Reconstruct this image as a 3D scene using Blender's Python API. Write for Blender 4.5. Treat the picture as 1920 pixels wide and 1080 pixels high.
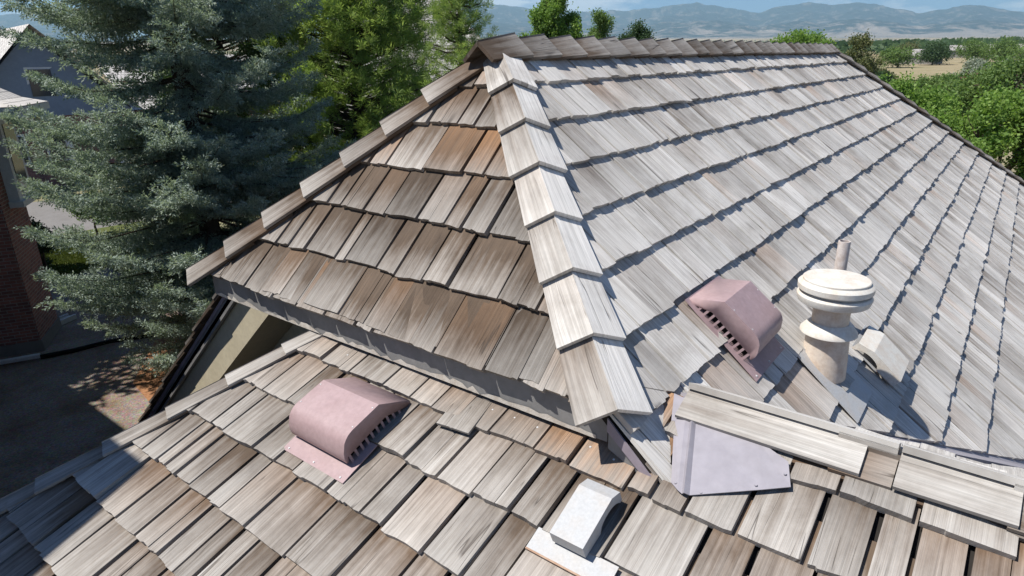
import bpy, math, random
import numpy as np
from mathutils import Matrix, Vector

# ------------------------------------------------------------------ clear
for o in list(bpy.data.objects):
    bpy.data.objects.remove(o)
scene = bpy.context.scene
COL = scene.collection
rnd = random.Random(11)
rng = np.random.default_rng(11)

# ------------------------------------------------------------------ camera
YAW, PITCH, ROLL, FPX = 0.6637, 0.3447, -0.0196, 1191.76
CAM = np.array([-2.8839, -2.3115, -0.0872])
def cam_axes():
    cy, sy = math.cos(YAW), math.sin(YAW); cp, sp = math.cos(PITCH), math.sin(PITCH)
    f = np.array([cp*cy, cp*sy, -sp]); r = np.array([sy, -cy, 0.0]); u = np.cross(r, f)
    c, s = math.cos(ROLL), math.sin(ROLL)
    return c*r + s*u, -s*r + c*u, f
CR, CU, CF = cam_axes()
cam = bpy.data.cameras.new("camera")
cam_o = bpy.data.objects.new("camera", cam); COL.objects.link(cam_o)
M = Matrix.Identity(4)
for i in range(3):
    M[i][0] = CR[i]; M[i][1] = CU[i]; M[i][2] = -CF[i]; M[i][3] = CAM[i]
cam_o.matrix_world = M
cam.sensor_width = 36.0; cam.lens = FPX/1920*36.0
cam.clip_start = 0.05; cam.clip_end = 60000
scene.camera = cam_o

# ------------------------------------------------------------------ sky, sun, exposure
SUN_AZ, SUN_EL = 137.0, 60.5          # towards the sun, degrees from +X, counter-clockwise
world = bpy.data.worlds.new("World"); scene.world = world; world.use_nodes = True
wn, wl = world.node_tree.nodes, world.node_tree.links
wn.clear()
w_out = wn.new("ShaderNodeOutputWorld"); w_bg = wn.new("ShaderNodeBackground")
sky = wn.new("ShaderNodeTexSky"); sky.sky_type = 'NISHITA'; sky.sun_disc = False
sky.sun_elevation = math.radians(SUN_EL); sky.sun_rotation = math.radians((90-SUN_AZ) % 360)
sky.altitude = 1500; sky.air_density = 1.0; sky.dust_density = 0.25; sky.ozone_density = 3.5
w_tc = wn.new("ShaderNodeTexCoord"); w_map = wn.new("ShaderNodeMapping")
w_map.inputs['Scale'].default_value = (1, 1, 4.5)
w_noise = wn.new("ShaderNodeTexNoise"); w_noise.inputs['Scale'].default_value = 7.5
w_noise.inputs['Detail'].default_value = 8; w_noise.inputs['Roughness'].default_value = 0.6
w_ramp = wn.new("ShaderNodeValToRGB")
w_ramp.color_ramp.elements[0].position = 0.48; w_ramp.color_ramp.elements[1].position = 0.60
w_mix = wn.new("ShaderNodeMix"); w_mix.data_type = 'RGBA'
w_mix.inputs['B'].default_value = (13.5, 14.0, 14.6, 1)
wl.new(w_tc.outputs['Generated'], w_map.inputs['Vector']); wl.new(w_map.outputs[0], w_noise.inputs['Vector'])
wl.new(w_noise.outputs['Fac'], w_ramp.inputs['Fac'])
w_sep = wn.new("ShaderNodeSeparateXYZ"); wl.new(w_tc.outputs['Generated'], w_sep.inputs[0])
w_low = wn.new("ShaderNodeMapRange"); w_low.inputs['From Min'].default_value = 0.06; w_low.inputs['From Max'].default_value = 0.22
w_low.inputs['To Min'].default_value = 0.8; w_low.inputs['To Max'].default_value = 0.0; wl.new(w_sep.outputs['Z'], w_low.inputs['Value'])   # fair-weather cumulus low over the horizon
w_sc = wn.new("ShaderNodeMath"); w_sc.operation = 'MULTIPLY'; wl.new(w_low.outputs[0], w_sc.inputs[1])
wl.new(w_ramp.outputs['Color'], w_sc.inputs[0]); wl.new(w_sc.outputs[0], w_mix.inputs['Factor'])
w_tint = wn.new("ShaderNodeMix"); w_tint.data_type = 'RGBA'; w_tint.blend_type = 'MULTIPLY'; w_tint.inputs['Factor'].default_value = 1.0
w_tint.inputs['B'].default_value = (.72, .97, 1.28, 1); wl.new(sky.outputs['Color'], w_tint.inputs['A'])
wl.new(w_tint.outputs['Result'], w_mix.inputs['A']); wl.new(w_mix.outputs['Result'], w_bg.inputs['Color'])
w_bg.inputs['Strength'].default_value = 0.062
wl.new(w_bg.outputs[0], w_out.inputs['Surface'])

sun = bpy.data.lights.new("sun", 'SUN'); sun.energy = 5.0; sun.angle = math.radians(0.53)
sun.color = (1.0, 0.95, 0.875)
sun_o = bpy.data.objects.new("sun", sun); COL.objects.link(sun_o)
sa, se = math.radians(SUN_AZ), math.radians(SUN_EL)
SUNV = Vector((math.cos(se)*math.cos(sa), math.cos(se)*math.sin(sa), math.sin(se)))
sun_o.rotation_euler = SUNV.to_track_quat('Z', 'Y').to_euler()
sun_o.location = (-20, 10, 40)

vs = scene.view_settings
vs.view_transform = 'Standard'; vs.look = 'None'; vs.gamma = 1.0; vs.use_curve_mapping = False
vs.exposure = 0.48
scene.render.engine = 'CYCLES'
scene.cycles.max_bounces = 5; scene.cycles.diffuse_bounces = 2; scene.cycles.transparent_max_bounces = 6
scene.cycles.volume_bounces = 0

# ------------------------------------------------------------------ helpers
def arr(*a): return np.array(a, dtype=float)
def nrm(v): v = np.asarray(v, float); return v/np.linalg.norm(v)
def project(P):
    q = np.asarray(P, float)-CAM
    z = q@CF
    return 960+FPX*(q@CR)/z, 540-FPX*(q@CU)/z, z

def link(o, parent=None, label=None, cat=None, group=None, kind=None):
    COL.objects.link(o)
    if parent is not None: o.parent = parent
    if label: o["label"] = label
    if cat: o["category"] = cat
    if group: o["group"] = group
    if kind: o["kind"] = kind
    return o

def empty(name, loc, label, cat, group=None):
    o = bpy.data.objects.new(name, None); o.location = loc; o.empty_display_size = 0.2
    return link(o, None, label, cat, group)

def mesh_obj(name, verts, faces, mat, parent=None, smooth=False, uvs=None, tint=None, **kw):
    """verts in world space; if the parent is an Empty with a location, moved to its space."""
    me = bpy.data.meshes.new(name)
    off = Vector((0, 0, 0))
    p = parent
    while p is not None:
        off += p.location; p = p.parent
    me.from_pydata([(v[0]-off[0], v[1]-off[1], v[2]-off[2]) for v in verts], [], faces)
    if smooth:
        me.polygons.foreach_set('use_smooth', [True]*len(me.polygons))
    if uvs is not None:
        l = me.uv_layers.new(name='UVMap')
        l.data.foreach_set('uv', np.asarray(uvs, np.float32).ravel())
    if tint is not None:
        a = me.color_attributes.new('tint', 'FLOAT_COLOR', 'POINT')
        a.data.foreach_set('color', np.asarray(tint, np.float32).ravel())
    me.materials.append(mat); me.update()
    o = bpy.data.objects.new(name, me)
    return link(o, parent, **kw)

class MB:
    """collects geometry for one mesh object"""
    def __init__(s): s.v = []; s.f = []
    def add(s, vs, fs):
        b = len(s.v); s.v += [tuple(map(float, x)) for x in vs]; s.f += [[b+i for i in f] for f in fs]
    def box(s, o, a, b, c):
        o, a, b, c = (np.asarray(x, float) for x in (o, a, b, c))
        vs = [o, o+a, o+a+b, o+b, o+c, o+a+c, o+a+b+c, o+b+c]
        fs = [(0, 3, 2, 1), (4, 5, 6, 7), (0, 1, 5, 4), (1, 2, 6, 5), (2, 3, 7, 6), (3, 0, 4, 7)]
        if np.dot(np.cross(a, b), c) < 0: fs = [f[::-1] for f in fs]
        s.add(vs, fs)
    def prism(s, poly, d):
        poly = [np.asarray(q, float) for q in poly]; d = np.asarray(d, float); n = len(poly)
        nn = sum((np.cross(poly[i]-poly[0], poly[i+1]-poly[0]) for i in range(1, n-1)), np.zeros(3))
        if nn@d < 0: poly = poly[::-1]
        vs = poly+[q+d for q in poly]
        fs = [tuple(range(n))[::-1], tuple(range(n, 2*n))]+[(i, (i+1) % n, n+(i+1) % n, n+i) for i in range(n)]
        s.add(vs, fs)
    def tube(s, pts, rad, seg=12, cap=True):
        pts = [np.asarray(q, float) for q in pts]; n = len(pts); b = len(s.v)
        for i, q in enumerate(pts):
            t = nrm(pts[min(i+1, n-1)]-pts[max(i-1, 0)])
            x = nrm(np.cross(t, (0, 0, 1) if abs(t[2]) < .95 else (1, 0, 0))); y = np.cross(t, x)
            for k in range(seg):
                a = 2*math.pi*k/seg
                s.v.append(tuple(q+rad[i]*(math.cos(a)*x+math.sin(a)*y)))
        for i in range(n-1):
            for k in range(seg):
                k2 = (k+1) % seg
                s.f.append([b+i*seg+k, b+i*seg+k2, b+(i+1)*seg+k2, b+(i+1)*seg+k])
        if cap:
            s.f.append([b+k for k in range(seg)][::-1]); s.f.append([b+(n-1)*seg+k for k in range(seg)])
    def lathe(s, c, prof, seg=40, ax=(0, 0, 1)):
        c = np.asarray(c, float); ax = nrm(ax)
        x = nrm(np.cross(ax, (0, 1, 0) if abs(ax[1]) < .9 else (1, 0, 0))); y = np.cross(ax, x); b = len(s.v)
        for r, z in prof:
            for k in range(seg):
                a = 2*math.pi*k/seg; s.v.append(tuple(c+ax*z+r*(math.cos(a)*x+math.sin(a)*y)))
        for i in range(len(prof)-1):
            for k in range(seg):
                k2 = (k+1) % seg; s.f.append([b+i*seg+k, b+i*seg+k2, b+(i+1)*seg+k2, b+(i+1)*seg+k])
        s.f.append([b+k for k in range(seg)][::-1]); s.f.append([b+(len(prof)-1)*seg+k for k in range(seg)])
    def build(s, name, mat, parent=None, smooth=False, **kw):
        return mesh_obj(name, s.v, s.f, mat, parent, smooth, **kw)

def merge(o):
    import bmesh
    bm = bmesh.new(); bm.from_mesh(o.data); bmesh.ops.remove_doubles(bm, verts=bm.verts, dist=1e-5); bmesh.ops.recalc_face_normals(bm, faces=bm.faces); bm.to_mesh(o.data); bm.free()
def shade_auto(o, deg=35):
    me = o.data
    me.polygons.foreach_set('use_smooth', [True]*len(me.polygons))
    try: me.set_sharp_from_angle(angle=math.radians(deg))
    except Exception: pass
    return o

# ------------------------------------------------------------------ materials
def new_mat(name):
    m = bpy.data.materials.new(name); m.use_nodes = True
    nt = m.node_tree; b = nt.nodes['Principled BSDF']
    return m, nt, b
def N(nt, t, **kw):
    n = nt.nodes.new(t)
    for k, v in kw.items():
        if k.startswith('i_'): n.inputs[k[2:].replace('_', ' ')].default_value = v
        else: setattr(n, k, v)
    return n
def mixc(nt, fac, a, b, blend='MIX'):
    n = nt.nodes.new("ShaderNodeMix"); n.data_type = 'RGBA'; n.blend_type = blend
    for k, v in (('Factor', fac), ('A', a), ('B', b)):
        if isinstance(v, (int, float)): n.inputs[k].default_value = v
        elif isinstance(v, tuple): n.inputs[k].default_value = v if len(v) == 4 else (*v, 1)
        else: nt.links.new(v, n.inputs[k])
    return n.outputs['Result']
def mth(nt, op, a, b=0.0, c=None, clamp=False):
    n = nt.nodes.new("ShaderNodeMath"); n.operation = op; n.use_clamp = clamp
    for i, v in enumerate((a, b) if c is None else (a, b, c)):
        if isinstance(v, (int, float)): n.inputs[i].default_value = v
        else: nt.links.new(v, n.inputs[i])
    return n.outputs[0]
def ramp(nt, fac, *stops):
    n = nt.nodes.new("ShaderNodeValToRGB"); cr = n.color_ramp
    while len(cr.elements) < len(stops): cr.elements.new(0.5)
    for e, (p, c) in zip(cr.elements, stops):
        e.position = p; e.color = (c, c, c, 1) if isinstance(c, (int, float)) else (*c, 1)
    nt.links.new(fac, n.inputs['Fac']); return n.outputs['Color']
def bump(nt, bsdf, height, strength=0.5, dist=0.01):
    n = N(nt, "ShaderNodeBump"); n.inputs['Strength'].default_value = strength; n.inputs['Distance'].default_value = dist
    nt.links.new(height, n.inputs['Height']); nt.links.new(n.outputs[0], bsdf.inputs['Normal'])
def noise(nt, vec, scale, detail=4, rough=.55, dist=0.0):
    n = N(nt, "ShaderNodeTexNoise"); n.inputs['Scale'].default_value = scale
    n.inputs['Detail'].default_value = detail; n.inputs['Roughness'].default_value = rough; n.inputs['Distortion'].default_value = dist
    if vec is not None: nt.links.new(vec, n.inputs['Vector'])
    return n.outputs['Fac']
def scaled(nt, vec, s):
    n = N(nt, "ShaderNodeMapping"); n.inputs['Scale'].default_value = s; nt.links.new(vec, n.inputs['Vector']); return n.outputs[0]

def cedar_material():
    m, nt, b = new_mat("weathered_cedar")
    uv = N(nt, "ShaderNodeUVMap", uv_map='UVMap').outputs[0]
    at = N(nt, "ShaderNodeAttribute", attribute_name='tint')
    sp = N(nt, "ShaderNodeSeparateColor"); nt.links.new(at.outputs['Color'], sp.inputs[0])
    sil, org, brt = sp.outputs[0], sp.outputs[1], sp.outputs[2]
    sx = N(nt, "ShaderNodeSeparateXYZ"); nt.links.new(uv, sx.inputs[0]); v = sx.outputs[1]
    g1 = noise(nt, scaled(nt, uv, (105, 1.3, 1)), 1.0, 5, .62)
    g2 = noise(nt, scaled(nt, uv, (420, 3.0, 1)), 1.0, 3, .6)
    g3 = noise(nt, scaled(nt, uv, (34, .9, 1)), 1.0, 3, .55)
    pt = noise(nt, scaled(nt, uv, (10, 4, 1)), 1.0, 5, .65)
    up = mth(nt, 'DIVIDE', v, .27)                    # 0 at the butt, 1 under the next course
    # silvering: strongest at the butt, patchy, follows the grain
    s = mth(nt, 'ADD', sil, mth(nt, 'MULTIPLY', mth(nt, 'SUBTRACT', g3, .5), .95))
    s = mth(nt, 'ADD', s, mth(nt, 'MULTIPLY', mth(nt, 'SUBTRACT', pt, .5), .75))
    s = mth(nt, 'SUBTRACT', s, mth(nt, 'MULTIPLY', mth(nt, 'SUBTRACT', up, .38), mth(nt, 'MULTIPLY', mth(nt, 'SUBTRACT', 1.12, sil, clamp=True), .78)), clamp=True)
    brown = mixc(nt, pt, (.075, .057, .045), (.190, .138, .098))
    silver = mixc(nt, g1, (.425, .408, .378), (.635, .615, .585))
    c = mixc(nt, s, brown, silver)
    o = mth(nt, 'MULTIPLY', org, mth(nt, 'ADD', mth(nt, 'MULTIPLY', up, .75), mth(nt, 'MULTIPLY', mth(nt, 'SUBTRACT', g3, .4), 1.6)), clamp=True)
    c = mixc(nt, o, c, mixc(nt, g1, (.30, .13, .055), (.52, .31, .16)))
    gr = ramp(nt, g1, (.25, .72), (.5, .98), (.75, 1.12))
    c = mixc(nt, 1.0, c, gr, 'MULTIPLY')
    gf = ramp(nt, g2, (.3, .86), (.55, 1.0), (.8, 1.08))
    c = mixc(nt, 1.0, c, gf, 'MULTIPLY')
    # checks: thin dark splits along the grain
    ck = noise(nt, scaled(nt, uv, (19, .7, 1)), 1.0, 1, .5)
    ckl = ramp(nt, mth(nt, 'ABSOLUTE', mth(nt, 'SUBTRACT', ck, .5)), (.0, .0), (.006, 1.0))
    ckm = ramp(nt, noise(nt, scaled(nt, uv, (7, 3, 1)), 1.0, 2), (.52, 0.0), (.58, 1.0))
    ckf = mth(nt, 'MULTIPLY', mth(nt, 'SUBTRACT', 1.0, ckl), ckm)
    c = mixc(nt, mth(nt, 'MULTIPLY', ckf, .75), c, (.06, .048, .04))
    # broad water stains and dirt that run over several shakes
    wc = N(nt, "ShaderNodeTexCoord").outputs['Object']
    st_ = noise(nt, wc, 2.1, 6, .65, .3)
    c = mixc(nt, 1.0, c, ramp(nt, st_, (.34, (.76, .74, .72)), (.50, (1.0, 1.0, 1.0)), (.68, (1.06, 1.05, 1.04))), 'MULTIPLY')
    br = N(nt, "ShaderNodeCombineColor")
    for i in range(3): nt.links.new(brt, br.inputs[i])
    c = mixc(nt, 1.0, c, br.outputs[0], 'MULTIPLY')
    nt.links.new(c, b.inputs['Base Color'])
    b.inputs['Roughness'].default_value = .85; b.inputs['Specular IOR Level'].default_value = .22
    hgt = mth(nt, 'ADD', mth(nt, 'ADD', g1, mth(nt, 'MULTIPLY', g2, .6)), mth(nt, 'MULTIPLY', ckf, -1.2))
    bump(nt, b, hgt, .55, .004)
    return m
MAT_CEDAR = cedar_material()

def paint(name, col, rough=.5, spec=.3, dirt=None, dscale=6.0, amount=.35, bumpd=.0, dent=0.0):
    m, nt, b = new_mat(name)
    tc = N(nt, "ShaderNodeTexCoord").outputs['Object']
    n1 = noise(nt, tc, dscale, 6, .65); n2 = noise(nt, tc, dscale*7, 4, .6)
    f = ramp(nt, n1, (.42, 0.0), (.72, 1.0))
    f = mth(nt, 'MULTIPLY', f, amount)
    c = mixc(nt, f, col, dirt if dirt else tuple(x*.6 for x in col))
    c = mixc(nt, 1.0, c, ramp(nt, n2, (.3, .9), (.7, 1.06)), 'MULTIPLY')
    nt.links.new(c, b.inputs['Base Color']); b.inputs['Roughness'].default_value = rough
    b.inputs['Specular IOR Level'].default_value = spec
    if bumpd: bump(nt, b, n2, .4, bumpd)
    if dent: bump(nt, b, noise(nt, tc, dent, 2, .4), .35, .02)
    return m
MAT_PINK = paint("pink_painted_metal", (.375, .272, .278), .5, .35, (.30, .205, .205), 7, .6, .0, 7.0)
MAT_LAV = paint("lavender_painted_metal", (.305, .29, .325), .45, .4, (.25, .235, .25), 3, .35, .0, 5.0)
MAT_MAUVE = paint("mauve_drip_edge", (.30, .26, .30), .5, .3, (.2, .17, .19), 5, .5)
MAT_WHITE = paint("chalky_white_paint", (.43, .44, .45), .5, .35, (.46, .40, .34), 14, .5)
MAT_CREAM = paint("stained_cream_paint", (.64, .62, .57), .55, .3, (.50, .36, .24), 12, .5)
MAT_FLUE = paint("stained_flue_metal", (.66, .57, .48), .5, .35, (.42, .26, .15), 11, .7)
MAT_PVC = paint("weathered_pipe", (.55, .50, .47), .55, .3, (.36, .27, .22), 22, .8)
MAT_RUST = paint("rusted_edge", (.42, .30, .22), .8, .2, (.28, .14, .08), 30, .8)
MAT_FASCIA = paint("grey_fascia_paint", (.235, .232, .23), .65, .25, (.11, .11, .11), 4, .6, .002)
MAT_SUNSTRIP = paint("sunlit_strip_cream", (.66, .62, .56), .7, .2, (.40, .33, .26), 22, .7, .003)  # cream standing for sunlight on the fascia's lower edge
MAT_STUCCO = paint("beige_wall_paint", (.56, .50, .365), .8, .15, (.46, .40, .28), 5, .5, .003)
MAT_UNDERLAY = paint("dark_roof_underlay", (.03, .027, .025), .95, .1)  # the underlay's own dark colour
MAT_DARK = paint("shade_and_hose_black", (.012, .012, .012), .9, .1)  # near-black for shade painted inside the hoods, and for the black hose
MAT_GLASS = paint("window_glass", (.05, .06, .07), .08, .6)
MAT_NAIL = paint("galvanised_nail", (.6, .6, .6), .35, .5)

# ------------------------------------------------------------------ the house: frames of its roof planes
# origin = hip apex; x along the main ridge, z up.  Ground at -6
ZG = -6.0
H, AX, AN, AF = 1.2094, 1.1752, 1.4, 1.3264
RIDGE = 7.45
ang_e = math.atan2(H, AX); ang_r = math.atan2(H, AN); T22 = math.radians(22)
class Frame:
    def __init__(s, O, U, V): s.O = np.asarray(O, float); s.U = nrm(U); s.V = nrm(V); s.N = np.cross(s.U, s.V); s.N = s.N if s.N[2] > 0 else -s.N
    def p(s, u, v, n=0.0): return s.O+s.U*u+s.V*v+s.N*n
    def uv(s, P): d = np.asarray(P, float)-s.O; return (float(d@s.U), float(d@s.V))
FE = Frame((-AX, 0, -H), (0, -1, 0), (math.cos(ang_e), 0, math.sin(ang_e)))              # hip end, v from eave up
FR = Frame((0, 0, 0), (1, 0, 0), (0, math.cos(ang_r), math.sin(ang_r)))                  # main slope, v = -distance from ridge
FB = Frame((0, 0, 0), (1, 0, 0), (0, -math.cos(ang_r), math.sin(ang_r)))                 # rear slope
FL = Frame((-1.155, 0, -1.4), (0, -1, 0), (math.cos(T22), 0, math.sin(T22)))             # lower slope
RX, RZ = -0.85, -1.4+(1.155-0.85)*math.tan(T22)                                         # lower ridge line
T26 = math.radians(26)
FW = Frame((RX, 0, RZ), (0, 1, 0), (-math.cos(T26), 0, math.sin(T26)))                   # back of the lower wing

# the outlines above are those of the finished shake surface: the decks lie one shake lower
for fr_ in (FE, FR, FB): fr_.O = fr_.O-fr_.N*.036
for fr_ in (FL, FW): fr_.O = fr_.O-fr_.N*.030
house = empty("house", (0, 0, ZG), "large house under grey weathered cedar shake roofs in the foreground", "house")

def deck(name, fr, poly, n=-.006, th=.03):
    mb = MB(); pts = [fr.p(u, v, n-th) for u, v in poly]
    mb.prism(pts, fr.N*th)
    return mb.build(name, MAT_UNDERLAY, house)

# outlines of the slopes in their own (u, v)
E_SL = math.hypot(H, AX)
polyE = [(-AF, 0), (AN, 0), (0, E_SL)]
EX_B = -3.05                                                                             # lower eave x
def Lp(x, y): return FL.uv((x, y, -1.4+(x+1.155)*math.tan(T22)))
hip0 = (RX, -0.6+.88)                                                                    # lower hip passes (-1.13,.36) (-2.42,.96)
def hipy(x): return .36-(x+1.13)*.465
polyL = [Lp(RX, -6.0), Lp(RX, hipy(RX)), Lp(EX_B, hipy(EX_B)), Lp(EX_B, -6.0)]
def Rp(x, y): return FR.uv((x, y, y*H/AN))
VAL0 = (RX, RZ*AN/H)                                                                     # where the wing ridge meets the main slope
VALL = (-1.19, (-1.4+(-1.19+1.155)*math.tan(T22))*AN/H)                                  # lower end of the short valley
# valley between main slope and wing back: z = y*H/AN = RZ-(x-RX)*tan26
def valy(x): return (RZ-(x-RX)*math.tan(T26))*AN/H
RE = 5.2
VS = .13                                                      # shakes stop short of the valley line
TH0 = -(RZ+RX*math.tan(T26))/(H+AX*math.tan(T26))        # where the wing valley line crosses the hip
polyR1 = [Rp(0, 0), Rp(RIDGE, 0), Rp(RIDGE+RE*.93*1.38, -RE*.93), Rp((RZ+(.93*RE+VS)*H/AN)/math.tan(T26)+RX, -RE*.93), Rp(-AX*TH0, -AN*TH0)]
polyR2 = [Rp(-AX*TH0, -AN*TH0), Rp(-AX, -AN), Rp(VALL[0], VALL[1]), Rp(RX, VAL0[1])]
d_hip_end = deck("hip_end_slope", FE, polyE)
d_main = deck("main_slope", FR, [Rp(0, 0), Rp(RIDGE, 0), polyR1[2], polyR1[3], Rp(*VAL0), Rp(*VALL), Rp(-AX, -AN)])
def Bp(x, y): return FB.uv((x, y, -y*H/AN))
XRAKE = -0.83
d_rear = deck("rear_slope", FB, [Bp(0, 0), Bp(-AX, AF), Bp(XRAKE, AF+.02), Bp(XRAKE, 4.6), Bp(RIDGE+4.6, 4.6), Bp(RIDGE, 0)])
ffar = Frame((RIDGE, 0, 0), (0, 1, 0), (-1, 0, H/AN/1.3))
d_far = deck("far_hip_slope", ffar, [ffar.uv((RIDGE, 0, 0)), ffar.uv((RIDGE+6.1, 4.3, -6.1*H/AN/1.3)), ffar.uv((RIDGE+6.1, -4.5, -6.1*H/AN/1.3))])
d_low = deck("lower_slope", FL, polyL)
d_back = deck("wing_back_slope", FW, [FW.uv((RX, VAL0[1]+.03, RZ)), FW.uv((RX, -6, RZ)), FW.uv((RX+4.2, -6, RZ-4.2*math.tan(T26))), FW.uv((RX+4.2, valy(RX+4.2)+.05, RZ-4.2*math.tan(T26)))])
# side of the lower roof that falls away behind its hip
mb = MB()
P1 = arr(RX, hipy(RX), RZ); P2 = arr(EX_B, hipy(EX_B), -1.4+(EX_B+1.155)*math.tan(T22))
sl = .87
Y3 = 2.9
mb.prism([P1, P2, arr(EX_B, Y3, P2[2]-(Y3-P2[1])*sl), arr(RX, Y3, P1[2]-(Y3-P1[1])*sl)], (0, 0, -.03))
mb.build("side_slope", MAT_UNDERLAY, house)

# ------------------------------------------------------------------ shakes
def clip(poly, a, b):
    """keep the part of poly left of a->b"""
    out = []; n = len(poly)
    f = lambda p: (b[0]-a[0])*(p[1]-a[1])-(b[1]-a[1])*(p[0]-a[0])
    for i in range(n):
        p, q = poly[i], poly[(i+1) % n]; fp, fq = f(p), f(q)
        if fp >= 0: out.append(p)
        if (fp > 0 > fq) or (fp < 0 < fq):
            t = fp/(fp-fq); out.append((p[0]+t*(q[0]-p[0]), p[1]+t*(q[1]-p[1])))
    return out
def area2(p): return .5*sum(p[i][0]*p[(i+1) % len(p)][1]-p[(i+1) % len(p)][0]*p[i][1] for i in range(len(p)))
def ccw(p): return p if area2(p) > 0 else p[::-1]
def clip_convex(poly, cv):
    cv = ccw(cv)
    for i in range(len(cv)):
        poly = clip(poly, cv[i], cv[(i+1) % len(cv)])
        if len(poly) < 3: return []
    return poly

SHAKES = []      # dicts: frame, slope object, verts, faces, uvs, tint, screen size
def make_shake(fr, dk, u, w, v0, L, tb, silver, orange, bright, pieces, lift=0.0, skew=0.0, nj=3):
    seed = rnd.random()*50
    jag = sorted([rnd.uniform(.12, .88) for _ in range(nj)])
    bl, brr = rnd.uniform(-.004, .004), rnd.uniform(-.004, .004)
    rect = [(u, v0+bl-skew)]+[(u+w*t, v0+bl+(brr-bl)*t+rnd.uniform(-.0045, .0045)+skew*(2*t-1)) for t in jag]+[(u+w, v0+brr+skew), (u+w+rnd.uniform(-.002, .002), v0+L), (u+rnd.uniform(-.002, .002), v0+L)]
    V, F, UV = [], [], []
    tw = rnd.uniform(-.003, .003); cup = 0.0
    for pc in pieces:
        pl = clip_convex(rect, pc)
        if len(pl) < 3 or abs(area2(pl)) < .0006: continue
        n = len(pl); b = len(V)
        def nb(q): return .017*(1-(q[1]-v0)/L)+lift*max(0, 1-(q[1]-v0)/(.6*L))
        def ntp(q):
            t = (q[1]-v0)/L
            return .017*(1-t)+lift*max(0, 1-t/.6)+tb*(1-t)+.004*t+tw*((q[0]-u)/w-.5)*2*(1-t)
        for q in pl: V.append(fr.p(q[0], q[1], ntp(q)))
        for q in pl: V.append(fr.p(q[0], q[1], nb(q)-.002))
        F.append([b+i for i in range(n)]); UV += [(q[0]+seed, q[1]-v0) for q in pl]
        for i in range(n):
            j = (i+1) % n
            F.append([b+i, b+n+i, b+n+j, b+j])
            UV += [(pl[i][0]+seed, pl[i][1]-v0), (pl[i][0]+seed+.013, pl[i][1]-v0), (pl[j][0]+seed+.013, pl[j][1]-v0), (pl[j][0]+seed, pl[j][1]-v0)]
    if not V: return
    # screen size of the exposed part
    pr = [project(x) for x in V]
    if min(q[2] for q in pr) < .05: scr = 0
    else:
        xs = [min(max(q[0], 0), 1920) for q in pr]; ys = [min(max(q[1], 0), 1080) for q in pr]
        scr = (max(xs)-min(xs))*(max(ys)-min(ys))
    SHAKES.append(dict(dk=dk, V=V, F=F, UV=UV, tint=(silver, orange, bright, 1), scr=scr))

def fill(fr, dk, pieces, rows, umin, umax, L, style, wr=(.085, .235), gap=(.004, .010), skip=None):
    for v0 in rows:
        u = umin-rnd.uniform(0, .2)
        while u < umax:
            w = rnd.uniform(*wr)
            if rnd.random() < .25: w *= .7
            g = rnd.uniform(*gap)
            us, vv = u+w/2, v0+.12
            if not (skip and skip(us, v0)):
                s, o, b_, tb, lift = style(us, v0)
                vj, sk = v0+rnd.uniform(-.007, .007), rnd.uniform(-.004, .004)
                if w > .17 and rnd.random() < .28:          # split along the grain into two pieces
                    ws = (w-g)*rnd.uniform(.3, .7); ck = rnd.uniform(.0015, .004)
                    make_shake(fr, dk, u, ws, vj, L, tb, s, o, b_, pieces, lift, sk*.5)
                    make_shake(fr, dk, u+ws+ck, w-g-ws-ck, vj+rnd.uniform(-.004, .004), L, tb, s, o, b_*rnd.uniform(.94, 1.06), pieces, lift*rnd.uniform(.3, 1.2), sk*.5)
                else: make_shake(fr, dk, u, w-g, vj, L, tb, s, o, b_, pieces, lift, sk)
            u += w

G = lambda m, s: rnd.gauss(m, s)
def style_e(u, v):
    s = min(max(G(.23, .15), 0), .62)
    o = 0.0
    if v > .8 and rnd.random() < .6: o = rnd.uniform(.25, .75)
    elif rnd.random() < .12: o = rnd.uniform(.1, .3)
    edge = (1-v/E_SL)*AN
    if u > edge-.22 and rnd.random() < .6: o = max(o, rnd.uniform(.4, .8))
    return s, o, min(max(G(.84, .13), .58), 1.12), rnd.uniform(.021, .030), (rnd.uniform(.0, .006) if rnd.random() < .3 else 0)
rowsE = [-.030, -.012, .262, .56, .85, 1.133, 1.39, 1.6]
fill(FE, d_hip_end, [[(-AF, -.05), (AN, -.05), (0, E_SL)]], rowsE, -AF, AN, .46, style_e, (.11, .285), (.012, .023))

def style_r(u, v):
    s = min(max(G(.86, .12), .40), 1.1)
    o = 0.0
    if rnd.random() < .10: o = rnd.uniform(.1, .35)
    return s, o, min(max(G(1.14, .10), .84), 1.4), rnd.uniform(.016, .026), (rnd.uniform(.004, .012) if rnd.random() < .25 else 0)
rowsR = [-(.03+.275*k)-.0 for k in range(1, 26)]
def skipR(u, v):
    # past the far hip or far below the frame's reach
    return False
fill(FR, d_main, [polyR1, polyR2], rowsR, -AX-.05, RIDGE+RE*1.5, .44, style_r, (.085, .23), (.006, .014), skipR)

def style_l(u, v):
    s = min(max(G(.44, .12), .08), .64)
    o = rnd.uniform(.05, .2) if rnd.random() < .35 else 0.0
    if v > -.2 and -.6 < u < 1.75:
        s -= .12
        if u > 1.05 and u < 1.5: o = rnd.uniform(.75, 1.0)
        elif rnd.random() < .7: o = rnd.uniform(.15, .45)
    return s, o, min(max(G(.92, .085), .70), 1.10), rnd.uniform(.021, .030), (rnd.uniform(.002, .009) if rnd.random() < .25 else 0)
rowsL = [-.12-.2535*k for k in range(-1, 9)]
def skipL(u, v):
    return u > 4.4
fill(FL, d_low, [polyL], rowsL, -2.2, 4.4, .42, style_l, (.095, .25), (.011, .022), skipL)

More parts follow.
